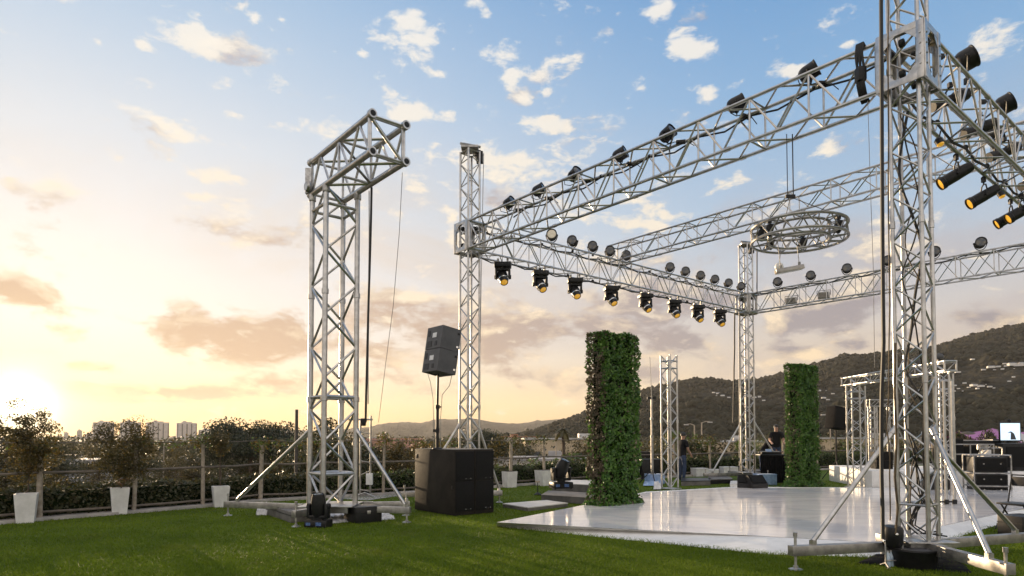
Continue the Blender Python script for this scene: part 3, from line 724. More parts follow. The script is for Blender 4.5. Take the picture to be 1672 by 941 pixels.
def spot(t, d):
    d = Vector(d).normalized(); sd = d.cross(Z).normalized(); c = Vector((0, 0, -.30))
    mb = MB(); mb.lathe([(.05, -.27), (.085, -.26), (.10, -.18), (.102, -.02), (.106, 0), (.106, .22), (.118, .23), (.118, .30), (.104, .30), (.10, .27)], c, d, 20)
    mb.bbox(c - d * .06 - d.cross(sd) * .0 + Z * .02, (.10, .06, .09), bev=.02); mb.build('barrel', 'black_metal', t)
    mb = MB(); mb.lathe([(.101, .272), (.06, .283), (.001, .287)], c, d, 20); mb.build('lens', 'amber_glow_lens', t)
    mb = MB(); mb.pipe([c + sd * .122, c + sd * .125 + Z * .10, c + sd * .08 + Z * .2, c + Z * .225, c - sd * .08 + Z * .2, c - sd * .125 + Z * .10, c - sd * .122], .014, 6)
    for s_ in (-1, 1): mb.lathe([(.03, -.02), (.03, .02)], c + sd * (.118 * s_), sd, 10)
    mb.build('yoke', 'black_metal', t)
    mb = MB(); mb.tube((0, 0, -.08), (0, 0, .04), .014, 8); mb.box((0, 0, .0), (.06, .06, .07)); mb.lathe([(.042, -.025), (.046, 0), (.042, .025)], (0, 0, .04), B, 10); mb.build('clamp', 'black_metal', t)
sp = empty('spotlight', 'x', 'spotlight', group='spotlights under the steep beam'); spot(sp, (-.85, .26, -.50)); sp.scale = (.88,) * 3
for i, px in enumerate((1561, 1606, 1650, 1668, 1700)):
    t = sp if i == 0 else dup(sp)
    t.location = along(RT + A * BW * (1.0 if i != 3 else .1), B, Z0 - .11, px); t.rotation_euler = (0, 0, R_([0, 4, -6, 3, 2][i]))
    t['label'] = f'black barrel spotlight with amber lens under the steep beam, {ORD[i]} from the near tower'
# cans and profile barrels above and inside the steep beam
cl = empty('arm_lamp', 'x', 'stage lamp', group='lamps on arms above the steep beam'); can_parts(cl, (.62, -.35, .30), r=.155, ln=.24, h=.33)
mb = MB(); mb.tube((-.42, -.05, .36), (-.12, 0, .36), .014, 6); mb.bbox((-.42, -.05, .35), (.11, .06, .07), bev=.01); mb.build('arm', 'black_metal', cl)
for i, px in enumerate((1583, 1646, 1625)):
    t = cl if i == 0 else dup(cl); t.location = along(RT - A * BW * .7, B, Z1 + .0, px - 4); t.scale = (1.0 - .04 * i,) * 3
    t['label'] = ['black lamp on a side arm above the steep beam, right beside the near sleeve block', 'black lamp on a side arm above the steep beam, near the right frame edge', 'lower black lamp behind the steep beam, between the two upper arm lamps'][i]
    if i == 2: t.location = along(RT + A * BW * .9, B, Z1 - .10, px)
pf = empty('profile_light', 'x', 'profile light', group='profile lights inside the steep beam')
d = Vector((-.80, -.1, -.32)).normalized(); mb = MB(); mb.lathe([(.05, -.30), (.085, -.28), (.09, -.08), (.07, -.04), (.07, .22), (.085, .23), (.085, .33), (.07, .33)], (0, 0, 0), d, 16); mb.build('barrel', 'black_metal', pf)
mb = MB(); mb.lathe([(.071, .325), (.001, .327)], (0, 0, 0), d, 16); mb.build('lens', 'dark_lens', pf)
mb = MB(); mb.pipe([Vector((0, -.1, 0)), Vector((0, -.1, .16)), Vector((0, 0, .2)), Vector((0, .1, .16)), Vector((0, .1, 0))], .013, 6); mb.box((0, 0, .22), (.06, .05, .07)); mb.build('yoke', 'black_metal', pf)
for i, px in enumerate((1552, 1600, 1640, 1690)):
    t = pf if i == 0 else dup(pf); t.location = along(RT + A * BW * .2, B, Z1 - .18, px)
    t['label'] = f'long black profile light inside the steep beam, {ORD[i]} from the near tower'
sm = empty('small_lamp', 'x', 'small lamp', group='small amber lamps inside the steep beam')
mb = MB(); mb.lathe([(.02, -.07), (.05, -.05), (.055, .02), (.03, .05)], (0, 0, 0), (-.2, .3, .9), 12); mb.build('housing', 'black_metal', sm)
mb = MB(); mb.lathe([(.05, 0), (.04, -.02), (.001, -.03)], Vector((-.2, .3, .9)).normalized() * -.048, (-.2, .3, .9), 12); mb.build('lens', 'amber_glow_lens', sm)
mb = MB(); mb.tube((0, 0, .04), (.03, 0, .15), .010, 6); mb.build('hanger', 'black_metal', sm)
for i, (px, py, Y) in enumerate(((1533, 231, 8.9), (1634, 317, 10.6))):
    t = sm if i == 0 else dup(sm); t.location = at(px, py, Y)
    t['label'] = ['small amber lamp low beside the near tower under the steep beam', 'small amber lamp under the steep beam near the third spotlight'][i]
# floodlights inside the back beam and control boxes
fl = empty('flood_light', 'x', 'flood light', group='flood lights inside the back beam')
mb = MB(); mb.bbox((0, 0, 0), (.36, .16, .22), bev=.03); mb.build('housing', 'aluminium_dull', fl)
mb = MB(); mb.box((0, -.083, 0), (.28, .006, .15)); mb.build('glass', 'dark_lens', fl)
mb = MB(); mb.pipe([Vector((-.2, 0, 0)), Vector((-.2, 0, .16)), Vector((.2, 0, .16)), Vector((.2, 0, 0))], .012, 6); mb.build('yoke', 'black_metal', fl)
for i, px in enumerate((1292, 1345)):
    t = fl if i == 0 else dup(fl); t.location = along(KT, -A, Z0 + .2, px); t.rotation_euler = (0, 0, R_(-30))
    t['label'] = f'grey flood light inside the back beam, {ORD[i]} from the farthest tower'
for k, (px, py, Y, lab) in enumerate(((1186, 158, 9.0, ''),)):
    pass
# chain motor and cable bundle at the near end of the front beam
cb_ = along(RT - B * BW, A, Z1, 1408)
o = empty('cable_bundle', 'black cable bundle strapped round the front beam beside the near sleeve block', 'cable bundle', cb_)
mb = MB()
for k in range(5):
    ox = A * (.02 * k - .03); mb.pipe([ox + B * .05 + Z * .02, ox - B * .05 + Z * .06, ox - B * .09 - Z * .1, ox - B * .03 + A * .03 * (k % 2) - Z * .3, ox - B * .05 - Z * .48, ox + B * .02 - Z * .62, ox + B * .1 - Z * .68], .016, 6)
mb.build('cable_loop', 'cable_black', o)
mb = MB(); mb.bbox(A * .02 - B * .02 - Z * .34, (.12, .12, .2), bev=.03); mb.build('junction_box', 'black_plastic', o)

# cable looms tied along the beams
def loom(label, p, d, L, r, off, seed):
    rr = random.Random(seed); pts = []; x = .3
    while x < L - .3: pts.append(p + d * x + Vector((0, 0, off + (-.05 - .05 * rr.random() if len(pts) % 2 else 0)))); x += .45 + .2 * rr.random()
    o = empty('cable_loom', label, 'cable', pts[0]); mb = MB(); mb.pipe([q - pts[0] for q in pts], r, 6); mb.build('loom', 'cable_black', o)
    for q in pts[::2]:
        mb = MB(); mb.lathe([(.036, -.02), (.036, .02)], q - pts[0] + Z * .02, d, 8); mb.build('tie', 'black_rubber', o)
loom('black cable loom tied along the bottom of the moving-head beam', pB + A * BW * 1.6, B, TB - .8, .016, Z0 - .01, 1)
loom('black cable loom tied along the top of the moving-head beam', LT + A * BW * .5, B, TB - .8, .018, Z1 + .02, 2)
loom('black cable loom tied along the back of the front beam', RT + B * BW, A, TA - .8, .015, Z1 - .02, 3)
loom('black cable loom tied along the top of the back beam', KT, -A, TA - .8, .018, Z1 + .02, 4)
loom('black cable loom inside the steep beam', RT + A * BW * .6, B, TB - .8, .02, Z0 + .06, 5)

# ------------------------------------------------------------------ hanging cables and wires
def cable(name, label, pts, r, m, cat='cable', group=None, n=6):
    o = tag(MB_pipe(name, pts, r, m, n), label, cat, group); return o
def MB_pipe(name, pts, r, m, n):
    p0 = Vector(pts[0]); mb = MB(); mb.pipe([Vector(p) - p0 for p in pts], r, n); o = mb.build(name, m); o.location = p0; return o
def sag(p, q, s=0.0, n=10, wob=0.0):
    p, q = Vector(p), Vector(q); return [p.lerp(q, i / n) + Vector((random.uniform(-wob, wob), random.uniform(-wob, wob), -s * 4 * (i / n) * (1 - i / n))) for i in range(n + 1)]
q0, q1 = at(1443, 30, 7.75), at(1440, 866, 7.75); q0.z = 8.6
cable('hoist_chain', 'thick black hoist chain hanging beside the near tower', sag(q0, at(1442, 560, 7.75), 0, 10, .004) + sag(at(1439, 640, 7.75), at(1441, 880, 7.72), 0, 5, .006), .022, 'cable_black', 'chain')
cable('power_cable', 'thin brown power cable hanging between the black chain and the near tower', sag(at(1451, 20, 8.0) + Z * 0.5, at(1452, 640, 8.0), 0, 10, .006) + sag(at(1450, 700, 8.0), at(1454, 850, 7.95), 0, 6, .015), .008, 'cable_brown', 'cable')
cable('power_cable', 'bundle of yellowed cables tied to the left leg of the near tower', [at(1462, 560, 7.95), at(1461, 640, 7.93), at(1464, 720, 7.95), at(1461, 780, 7.9), at(1466, 830, 7.95), at(1462, 872, 7.9)], .013, 'cable_brown', 'cable')
for k in range(3):
    pts = [at(1482 + 9 * k, 700 + 20 * k, 8.2), at(1500 - 6 * k, 740, 8.1), at(1484 + 14 * k, 790, 8.25), at(1508 - 4 * k, 820, 8.15), at(1482 + 6 * k, 858, 8.2), at(1498 + 10 * k, 872, 8.1), at(1530 + 8 * k, 868 + 4 * k, 8.3)]
    cable('loose_cable', ['dark loose cable looping inside the foot of the near tower', 'second dark loose cable looping inside the near tower, ending farther right', 'third loose cable inside the near tower, reaching farthest over the white edge'][k], pts, .010, 'cable_black', 'cable', 'loose cables inside the near tower')
for k in range(3):
    rr = random.Random(40 + k); pts = []
    for i in range(48):
        z = .42 + i * .115; w_ = i * (.30 + .07 * k) + k * 2.1 + .5 * math.sin(i * .37 + k); r_ = .10 + .03 * math.sin(i * .5 + k); pts.append(RT + A * r_ * math.cos(w_) + B * r_ * math.sin(w_) + Z * z)
    cable('tower_loom', ['thick black cable winding up inside the near tower', 'thinner black cable winding up inside the near tower beside the thick one', 'yellowed thin cable winding up inside the near tower'][k], pts, [.017, .010, .008][k], ['cable_black', 'cable_black', 'cable_brown'][k])
cable('thin_wire', 'very thin grey wire hanging from the front beam near the near tower', [at(1417, 165, 8.4), at(1421, 300, 8.4), at(1426, 440, 8.4), at(1428, 600, 8.4)], .0035, 'wire_grey', 'wire')
cable('gantry_cable', 'dark pair of cables hanging down the right side of the truss gantry', sag(at(607, 306, 12.1), at(597, 690, 12.4), 0, 8, .004), .022, 'cable_black', 'cable')
cable('gantry_cable', 'thin pale cable hanging beside the dark gantry cables', sag(at(603, 312, 12.2), at(601, 660, 12.5), 0, 8, .004), .010, 'wire_grey', 'cable')
cable('thin_wire', 'thin drooping wire from the tip of the gantry arm to the fence', [at(657, 282, 10.9), at(652, 380, 11.5), at(642, 500, 12.5), at(629, 600, 13.5), at(618, 690, 15)], .005, 'wire_grey', 'wire')
cable('tower_cable', 'dark cable hanging left of the farthest tower', sag(at(1200, 512, 22.8), at(1197, 690, 22.8), 0, 6, .01), .025, 'cable_black', 'cable')
cable('tower_cable', 'grey cable hanging close along the left leg of the farthest tower', sag(at(1207, 500, 22.9), at(1208, 770, 22.9), 0, 6, .01), .018, 'wire_grey', 'cable')
cable('tower_cable', 'thin dark cable hanging along the right side of the farthest tower head', sag(at(1236, 410, 22.9), at(1236, 480, 22.9), 0, 4, .0), .02, 'cable_black', 'cable')
cable('tower_cable', 'thin pale cable hanging down the right side of the tower behind the subwoofers', sag(at(790, 250, 15.3), at(784, 560, 15.4), 0, 6, .005), .009, 'wire_grey', 'cable')

# ================================================================== GROUND
VALLEY = -6.0
FENCE = [(-17.0, 1.5), (-15.3, 3.9), (-13.7, 6.2), (-12.2, 8.3), (-10.7, 10.3), (-9.03, 12.5), (-7.95, 13.75), (-7.02, 14.85), (-6.2, 16.1), (-4.95, 17.0), (-3.53, 17.9), (-1.8, 19.5), (-.05, 21), (1.1, 22.1), (2.9, 23.4), (4.7, 24.6),
         (6.4, 25.8), (8.2, 27), (10.2, 28.3), (12.4, 29.8), (14.6, 31.2), (16.9, 32.8), (19.3, 34.4), (21.8, 36.1), (24.4, 37.8), (27, 39.6)]
FENCE = [Vector((x, y, 0)) for x, y in FENCE]
def offset(poly, d):
    out = []
    for i, p in enumerate(poly):
        t = (poly[min(i + 1, len(poly) - 1)] - poly[max(i - 1, 0)]).normalized(); out.append(p + Vector((-t.y, t.x, 0)) * d)
    return out
def nodes_ground(name, fn, rough=0.9, spec=0.2):
    m = bpy.data.materials.new(name); m.use_nodes = True; nt = m.node_tree; b = nt.nodes['Principled BSDF']
    b.inputs['Roughness'].default_value = rough; b.inputs['Specular IOR Level'].default_value = spec
    g = nt.nodes.new('ShaderNodeNewGeometry'); fn(nt, b, g.outputs['Position']); M[name] = m; return m
def lawn_fn(nt, b, P):
    n1 = tex_noise(nt, P, 0.55, 4); n2 = tex_noise(nt, P, 5.0, 5); n3 = tex_noise(nt, P, 70.0, 3, .7)
    st = vmath(nt, 'MULTIPLY', P, (3.0, 24.0, 1.0)); n4 = tex_noise(nt, st, 1.0, 4, .6)
    c = mixc(nt, n1.smooth(.3, .7), (0.090, 0.138, 0.013), (0.145, 0.205, 0.018))
    c = mixc(nt, n2.smooth(.35, .7) * .5, c, (0.055, 0.098, 0.012))
    c = mixc(nt, n4.smooth(.55, .75) * .5, c, (0.040, 0.078, 0.010))
    n6 = tex_noise(nt, P, .9, 6, .65, .4); c = mixc(nt, n6.smooth(.56, .70) * .45, c, (0.15, 0.15, 0.03))
    c = mixc(nt, n3.smooth(.3, .7), mixc(nt, .5, c, (0.02, 0.045, 0.006)), c)
    nt.links.new(c, b.inputs['Base Color'])
    bn = nt.nodes.new('ShaderNodeBump'); bn.inputs['Strength'].default_value = .9; bn.inputs['Distance'].default_value = .03
    nt.links.new((n3 + n2 * .8 + n4 * .7).k, bn.inputs['Height']); nt.links.new(bn.outputs[0], b.inputs['Normal'])
nodes_ground('lawn', lawn_fn, 0.85, .15)
def valley_fn(nt, b, P):
    n1 = tex_noise(nt, P, 0.012, 6, .6); n2 = tex_noise(nt, P, 0.09, 5, .6)
    c = mixc(nt, n1.smooth(.42, .58), (0.055, 0.062, 0.028), (0.13, 0.12, 0.10))
    c = mixc(nt, n2.smooth(.45, .62), c, (0.028, 0.036, 0.014)); nt.links.new(c, b.inputs['Base Color'])
nodes_ground('valley', valley_fn)
def asphalt_fn(nt, b, P):
    n1 = tex_noise(nt, P, 0.3, 5); c = mixc(nt, n1.smooth(.3, .7), (0.10, 0.10, 0.10), (0.19, 0.185, 0.18)); nt.links.new(c, b.inputs['Base Color'])
nodes_ground('asphalt', asphalt_fn)
def stage_fn(nt, b, P):
    st = vmath(nt, 'MULTIPLY', P, (0.5, 5.0, 1.0)); n1 = tex_noise(nt, st, 1.0, 6, .6); n2 = tex_noise(nt, P, 1.3, 4)
    c = mixc(nt, n1.smooth(.35, .7), (0.76, 0.76, 0.80), (0.84, 0.84, 0.87)); c = mixc(nt, n2.smooth(.5, .75) * .4, c, (0.72, 0.72, 0.75))
    mp = nt.nodes.new('ShaderNodeMapping'); mp.inputs['Rotation'].default_value = (0, 0, -TH); nt.links.new(P, mp.inputs[0])
    br = nt.nodes.new('ShaderNodeTexBrick'); br.offset = 0.0; br.inputs['Scale'].default_value = 1.0; br.inputs['Brick Width'].default_value = 2.6; br.inputs['Row Height'].default_value = 1.9; br.inputs['Mortar Size'].default_value = .006; br.inputs['Mortar Smooth'].default_value = .2
    nt.links.new(mp.outputs[0], br.inputs['Vector']); seam = S(nt, br.outputs['Fac'])
    n5 = tex_noise(nt, P, 9.0, 6, .7); c = mixc(nt, n5.smooth(.62, .74) * .35, c, (0.42, 0.41, 0.42))
    c = mixc(nt, seam * .55, c, (0.30, 0.30, 0.32))
    nt.links.new(c, b.inputs['Base Color'])
    nt.links.new((n1.smooth(.3, .75) * .08 + n2 * .05 + .07).k, b.inputs['Roughness'])
    bn = nt.nodes.new('ShaderNodeBump'); bn.inputs['Strength'].default_value = .02; bn.inputs['Distance'].default_value = .03
    nt.links.new((tex_noise(nt, vmath(nt, 'MULTIPLY', P, (.8, 3.5, 1.0)), 1.2, 3)).k, bn.inputs['Height']); nt.links.new(bn.outputs[0], b.inputs['Normal'])
    b.inputs['Coat Weight'].default_value = .25; b.inputs['Coat Roughness'].default_value = .05
nodes_ground('stage_vinyl', stage_fn, .15, .55)

# the valley: one sheet to the horizon
mb = MB(); n = 24; rs = [0, 60, 200, 600, 2000, 6000, 14000]
mb.add([(r * math.cos(2 * math.pi * k / n), r * math.sin(2 * math.pi * k / n), VALLEY) for r in rs[1:] for k in range(n)] + [(0, 0, VALLEY)],
       [(n * (len(rs) - 1), k, (k + 1) % n) for k in range(n)] + [(i * n + k, i * n + (k + 1) % n, (i + 1) * n + (k + 1) % n, (i + 1) * n + k) for i in range(len(rs) - 2) for k in range(n)])
structure(mb.build('ground', 'valley', smooth=False))
# terrace with the lawn on it
edge = offset(FENCE, .75)
poly = [(p.x, p.y) for p in edge] + [(60, 44), (60, -16), (-22, -16)]
mb = MB(); mb.prism(poly, VALLEY + .01, -.02); structure(mb.build('terrace', 'kerb_stone', smooth=False))
inner = offset(FENCE, -.18)
mb = MB(); pl_ = [(p.x, p.y, 0) for p in inner] + [(59, 40, 0), (59, -15, 0), (-21, -15, 0)]
mb.add(pl_, [tuple(range(len(pl_)))]); structure(mb.build('lawn', 'lawn', smooth=False))
ki, ko = offset(FENCE, -.17), offset(FENCE, .22)
mb = MB(); n = len(FENCE)
vs = [(p.x, p.y, -.01) for p in ki] + [(p.x, p.y, .06) for p in ki] + [(p.x, p.y, .06) for p in ko] + [(p.x, p.y, -.01) for p in ko]
mb.add(vs, [(j * n + i, j * n + i + 1, (j + 1) * n + i + 1, (j + 1) * n + i) for j in range(3) for i in range(n - 1)]); structure(mb.build('kerb', 'kerb_stone', smooth=False))
pp = [gnd(545, 815), gnd(575, 801), gnd(640, 800), gnd(705, 797), gnd(700, 806), gnd(640, 812), gnd(600, 818)]
mb = MB(); mb.add([(p.x, p.y, .012) for p in pp], [tuple(range(len(pp)))]); structure(mb.build('path', 'path_concrete', smooth=False))

# turf blades
def blades(n, wmul=1.0):
    az = RNG.uniform(R_(-43), R_(43), n); u = RNG.uniform(0, 1, n)
    d = 1 / (1 / 6.2 + (1 / 24 - 1 / 6.2) * u)                       # denser near the place one stands
    d = d / np.cos(az) * 1.0
    x = d * np.sin(az); y = d * np.cos(az)
    fx = np.array([p.x for p in FENCE]); fy = np.array([p.y for p in FENCE])
    ok = y < np.interp(x, fx, fy) - .25
    for (a, b, c, e) in STAGE_HULL: ok &= ~((x * a + y * b < c))if False else True
    x, y, d = x[ok], y[ok], d[ok]; n = len(x)
    h = RNG.uniform(.018, .040, n); w = .0013 + .00038 * d * wmul
    th = RNG.uniform(0, 2 * np.pi, n); lx, ly = RNG.normal(0, .55, n) * h, RNG.normal(0, .55, n) * h
    v = np.zeros((n, 3, 3))
    v[:, 0, 0] = x - np.cos(th) * w; v[:, 0, 1] = y - np.sin(th) * w
    v[:, 1, 0] = x + np.cos(th) * w; v[:, 1, 1] = y + np.sin(th) * w
    v[:, 2, 0] = x + lx; v[:, 2, 1] = y + ly; v[:, 2, 2] = h
    me = bpy.data.meshes.new('grass'); me.vertices.add(3 * n); me.vertices.foreach_set('co', v.ravel())
    me.loops.add(3 * n); me.loops.foreach_set('vertex_index', np.arange(3 * n, dtype=np.int32))
    me.polygons.add(n); me.polygons.foreach_set('loop_start', np.arange(0, 3 * n, 3, dtype=np.int32))
    me.materials.append(M['turf_blade']); me.update(calc_edges=True); me.validate()
    return me
STAGE_HULL = []
mat('turf_blade', (0.175, 0.240, 0.020), (0.085, 0.140, 0.012), 0.55, 0.0, .55, island=.45, trans=.25, spec=.06)
nt_ = M['turf_blade'].node_tree; b_ = nt_.nodes['Principled BSDF']; lk = b_.inputs['Base Color'].links[0]; src = lk.from_socket
g_ = nt_.nodes.new('ShaderNodeNewGeometry'); n6 = tex_noise(nt_, g_.outputs['Position'], .9, 6, .65, .4)
mx_ = mixc(nt_, n6.smooth(.54, .70) * .35, src, (0.17, 0.175, 0.03)); n7 = tex_noise(nt_, g_.outputs['Position'], .35, 4, .6)
mx_ = mixc(nt_, n7.smooth(.40, .62) * .45, mx_, (0.075, 0.125, 0.012))
for l in list(src.links): nt_.links.new(mx_, l.to_socket) if l.to_node.type in ('BSDF_PRINCIPLED', 'BSDF_TRANSLUCENT') else None
tag(link('grass', blades(380000)), 'short mown green turf of the lawn', 'grass', kind='stuff')

# ================================================================== STAGE
zt = .12
T = [gnd(811, 853, zt), gnd(1252, 876, zt), gnd(1418, 885, zt), gnd(1474, 884, zt), gnd(1537, 859, zt), gnd(1655, 834, zt), gnd(1745, 818, zt)]
T += [Vector((18.5, 18.2, zt)), Vector((17.5, 19.9, zt)), gnd(1420, 797, zt), gnd(1200, 796.5, zt), gnd(1055, 804.5, zt)]
Bt = [gnd(811, 860), gnd(1252, 905), gnd(1418, 910), gnd(1500, 903), gnd(1557, 879), gnd(1657, 849), gnd(1748, 826), Vector((18.6, 18.1, 0)), Vector((17.6, 20, 0)), gnd(1420, 796), gnd(1200, 795), gnd(1054, 803)]
st = empty('stage', 'low glossy white stage floor with sloping white border across the lawn', 'stage', T[0] * 0)
n = len(T); mb = MB(); mb.add(T, [tuple(range(n))]); mb.build('stage_floor', 'stage_vinyl', st, smooth=False)
mb = MB()
for i in range(n):
    j = (i + 1) % n; a, b, c, d = T[i] - Z * .003, T[j] - Z * .003, Bt[j], Bt[i]
    mb.quad(a, b, c, d)
mb.build('sloping_border', 'white_paint', st, smooth=False)
# white riser at the back right
ra, rb = gnd(1424, 799), gnd(1800, 803)
rd = (rb - ra).normalized(); rn = Vector((-rd.y, rd.x, 0))
RISER = .56
ri = empty('riser', 'white block riser carrying band gear behind the stage', 'riser', ra, math.atan2(rd.y, rd.x)); ln = (rb - ra).length
mb = MB(); mb.bbox((ln / 2, 1.9, RISER / 2), (ln, 3.8, RISER), bev=.012); mb.build('block', 'white_paint', ri)
mb = MB(); mb.bbox((ln / 2, -.03, .03), (ln, .05, .06), bev=.005); mb.build('base_strip', 'deck_grey', ri)
# cut lines of the riser panels are real gaps: posts at the front
def on_riser(px, back): # a point on the riser top at a bearing, 'back' metres behind its front edge
    lo, hi = 0.0, ln
    for _ in range(40):
        m = (lo + hi) / 2
        if proj(ra + rd * m + rn * back)[0] < px: lo = m
        else: hi = m
    return ra + rd * lo + rn * back + Z * RISER

# ================================================================== IVY PILLARS
def ivy_pillar(label, near, la, lb, h, dry=0.25, seed=3):
    t = empty('ivy_pillar', label, 'ivy pillar', near, group='ivy pillars on the stage')
    mb = MB(); c = A * la / 2 + B * lb / 2
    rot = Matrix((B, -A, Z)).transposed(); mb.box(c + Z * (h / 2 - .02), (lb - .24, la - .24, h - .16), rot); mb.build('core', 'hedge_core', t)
    # leaves on the four sides and the top, in uneven layers
    cen = []; nr = []; mi = []
    def face(o, u, v, nrm, lu, lv, dens, dryp):
        k = int(lu * lv * dens); a = RNG.uniform(0, 1, k); b = RNG.uniform(0, 1, k)
        for q, r in zip(a, b):
            p = o + u * (q * lu) + v * (r * lv)
            w = mnoise.noise(p * 2.6 + Vector((seed, 0, 0))); w2 = mnoise.noise(p * 7 + Vector((0, seed, 0)))
            if w2 < -.26 and RNG.uniform() < .85: continue
            dep = -.05 + .075 * w + .05 * w2 + RNG.normal(0, .022) + (.06 * RNG.uniform() if RNG.uniform() < .03 else 0)
            cen.append(p + nrm * dep); nr.append(nrm * 1.0 + Z * .25)
            mi.append(1 if RNG.uniform() < dryp * (1 + 1.5 * w) else 0)
    D = 2200
    face(Vector((0, 0, 0)), B, Z, -A, lb, h, D, dry * .10); face(A * la, B, Z, A, lb, h, D * .5, dry * .2)
    face(Vector((0, 0, 0)), A, Z, -B, la, h, D * .85, dry * 2.4); face(B * lb, A, Z, B, la, h, D * .5, dry * .2)
    face(Z * h, A, B, Z, la, lb, D * 1.2, dry * .1)
    # skirt of trailing leaves at the foot
    for k in range(1500):
        s_ = RNG.uniform(0, 1); sd = RNG.integers(0, 4); ex = abs(RNG.normal(0, .13))
        p, nn = [(B * lb * s_, -A), (A * la * s_, -B), (A * la + B * lb * s_, A), (B * lb + A * la * s_, B)][sd]
        cen.append(p + nn * ex + Z * max(.01, .20 - ex * .9 + RNG.normal(0, .03))); nr.append(nn + Z); mi.append(1 if RNG.uniform() < .08 else 0)
    me = leaf_mesh('foliage', np.array([tuple(c_) for c_ in cen]), np.array([tuple(c_) for c_ in nr]), .035, ['hedge_leaf', 'hedge_leaf_dry'], .55, mi, .75)
    link('foliage', me, t)
    return t
n1_ = gnd(986, 830, .0); ivy_pillar('tall square pillar covered in green ivy at the left edge of the stage', Vector((n1_.x * 13.9 / n1_.y, 13.9, 0)), .52, 1.22, 3.87, .30, 3)
n2_ = at(1309, 796, 20.0); ivy_pillar('green ivy pillar at the back of the stage, right of the farthest tower', Vector((n2_.x, 20.0, .0)), .52, 1.24, 3.86, .10, 11)

# ================================================================== free truss pillar, gate trusses, poles
def pillar(label, pos, h, s=.30, m='aluminium'):
    t = empty('truss_pillar', label, 'truss pillar', pos); mast(t, .06, h, s, .026, .012, .30, m, plates=(h - .18, h - .40))
    mb = MB(); rot = Matrix((B, -A, Z)).transposed(); mb.bbox((0, 0, .02), (s + .16, s + .16, .03), rot, .005); mb.build('base_plate', m, t); return t
p = gnd(1094, 799); pillar('free standing lattice pillar with open top at the back left stage edge', p, 4.08, .34)
gA, gB = gnd(1400, 796), Vector((9.95, 15.6, zt))
gateL = pillar('lattice pillar under the left end of the low back truss, right of the far ivy pillar', gA, 3.20, .40)
gateR = pillar('lattice pillar under the right end of the low back truss, behind the near tower', at(1546, 812, 16.5).xy.to_3d() , 3.20, .30)
gR_ = at(1546, 812, 16.5).xy.to_3d(); gd = (gR_ - gA).normalized()
tb_ = empty('truss_beam', 'low truss beam on two lattice pillars behind the near tower', 'truss beam', mw=basis(gd, Z.cross(gd), Z, gA - gd * .55 + Z * 3.37)); truss(tb_, (gR_ - gA).length + .8, .3, .24, .026, .012, .4, 'aluminium')
gC = gnd(1427, 789); gD = gnd(1458, 789)
for k, (q, lab) in enumerate(((gC, 'slim lattice pillar of the lower frame, left of the pair'), (gD, 'slim lattice pillar of the lower frame, right of the pair'))):
    pillar(lab + ' behind the riser', q, 2.62, .20)
gd = (gD - gC).normalized(); tb2 = empty('truss_beam', 'small truss beam joining the two slim lattice pillars', 'truss beam', mw=basis(gd, Z.cross(gd), Z, gC - gd * .15 + Z * 2.75)); truss(tb2, (gD - gC).length + .3, .2, .22, .022, .010, .35, 'aluminium_dull')
for px, lab in ((1495, 'domed lamp on the low back truss beside the near tower'), (1533, 'domed lamp at the right end of the low back truss')):
    q = along(gA, (gR_ - gA).normalized(), 3.52, px); o = empty('dome_lamp', lab, 'stage lamp', q)
    mb = MB(); mb.lathe([(.10, .08), (.115, .11), (.11, .15), (.075, .20), (.01, .22)], (0, 0, 0), Z, 16); mb.build('dome', 'cabinet_grey', o)
    mb = MB(); mb.tube((0, 0, 0), (0, 0, .14), .03, 8); mb.box((0, 0, .02), (.1, .1, .06)); mb.build('mount', 'black_metal', o)
# slim mast with antenna left of the free pillar
p = at(1065, 786, 22.0); p.z = 0
o = empty('slim_mast', 'slim grey telescopic mast with antenna between the near ivy pillar and the lattice pillar', 'mast', p)
mb = MB(); mb.tube((0, 0, .03), (0, 0, 1.6), .05, 8); mb.tube((0, 0, 1.6), (0, 0, 2.95), .038, 8); mb.lathe([(.06, -.04), (.06, .04)], (0, 0, 1.6), Z, 8); mb.lathe([(.06, -.04), (.06, .04)], (0, 0, 2.2), Z, 8); mb.build('pole', 'aluminium_dull', o)
mb = MB(); mb.tube((0, 0, 2.95), (-.05, 0, 4.3), .010, 6); mb.build('antenna', 'wire_grey', o)
mb = MB(); mb.box((0, 0, 2.9), (.3, .06, .08)); mb.build('head_bar', 'black_metal', o)
mb = MB()
for a_ in (30, 150, 270): mb.tube((0, 0, .5), (.45 * math.cos(R_(a_)), .45 * math.sin(R_(a_)), .02), .018, 6)
mb.build('tripod', 'black_metal', o)

# ================================================================== SOUND
def cab_origin(): return gnd(741.8, 844)
sub0 = cab_origin(); SD, SW, SH = 1.52, .50, 1.32
su = empty('subwoofer', 'x', 'subwoofer', group='tall black subwoofers'); rotAB = Matrix((B, -A, Z)).transposed()
mb = MB(); mb.bbox(B * SW / 2 + A * SD / 2 + Z * SH / 2, (SW - .008, SD, SH), rotAB, .012); mb.build('cabinet', 'cabinet_black', su)
for z_, h__ in ((.375, .60), (.985, .59)):
    mb = MB(); mb.bbox(B * SW / 2 - A * .006 + Z * z_, (SW - .05, .018, h__), rotAB, .006); mb.build('grille', 'grille_black', su)
    for s_ in (-.06, .06):
        mb = MB(); mb.lathe([(.007, 0), (.008, .008), (.004, .012)], B * (SW / 2 + .08 + s_) - A * .015 + Z * (z_ - h__ / 2 + .04), -A, 8); mb.build('bolt', 'chrome', su)
mb = MB(); mb.bbox(A * SD * .05 - B * .003 + Z * .56, (.008, .05, .07), rotAB, .003); mb.build('side_latch', 'black_metal', su)
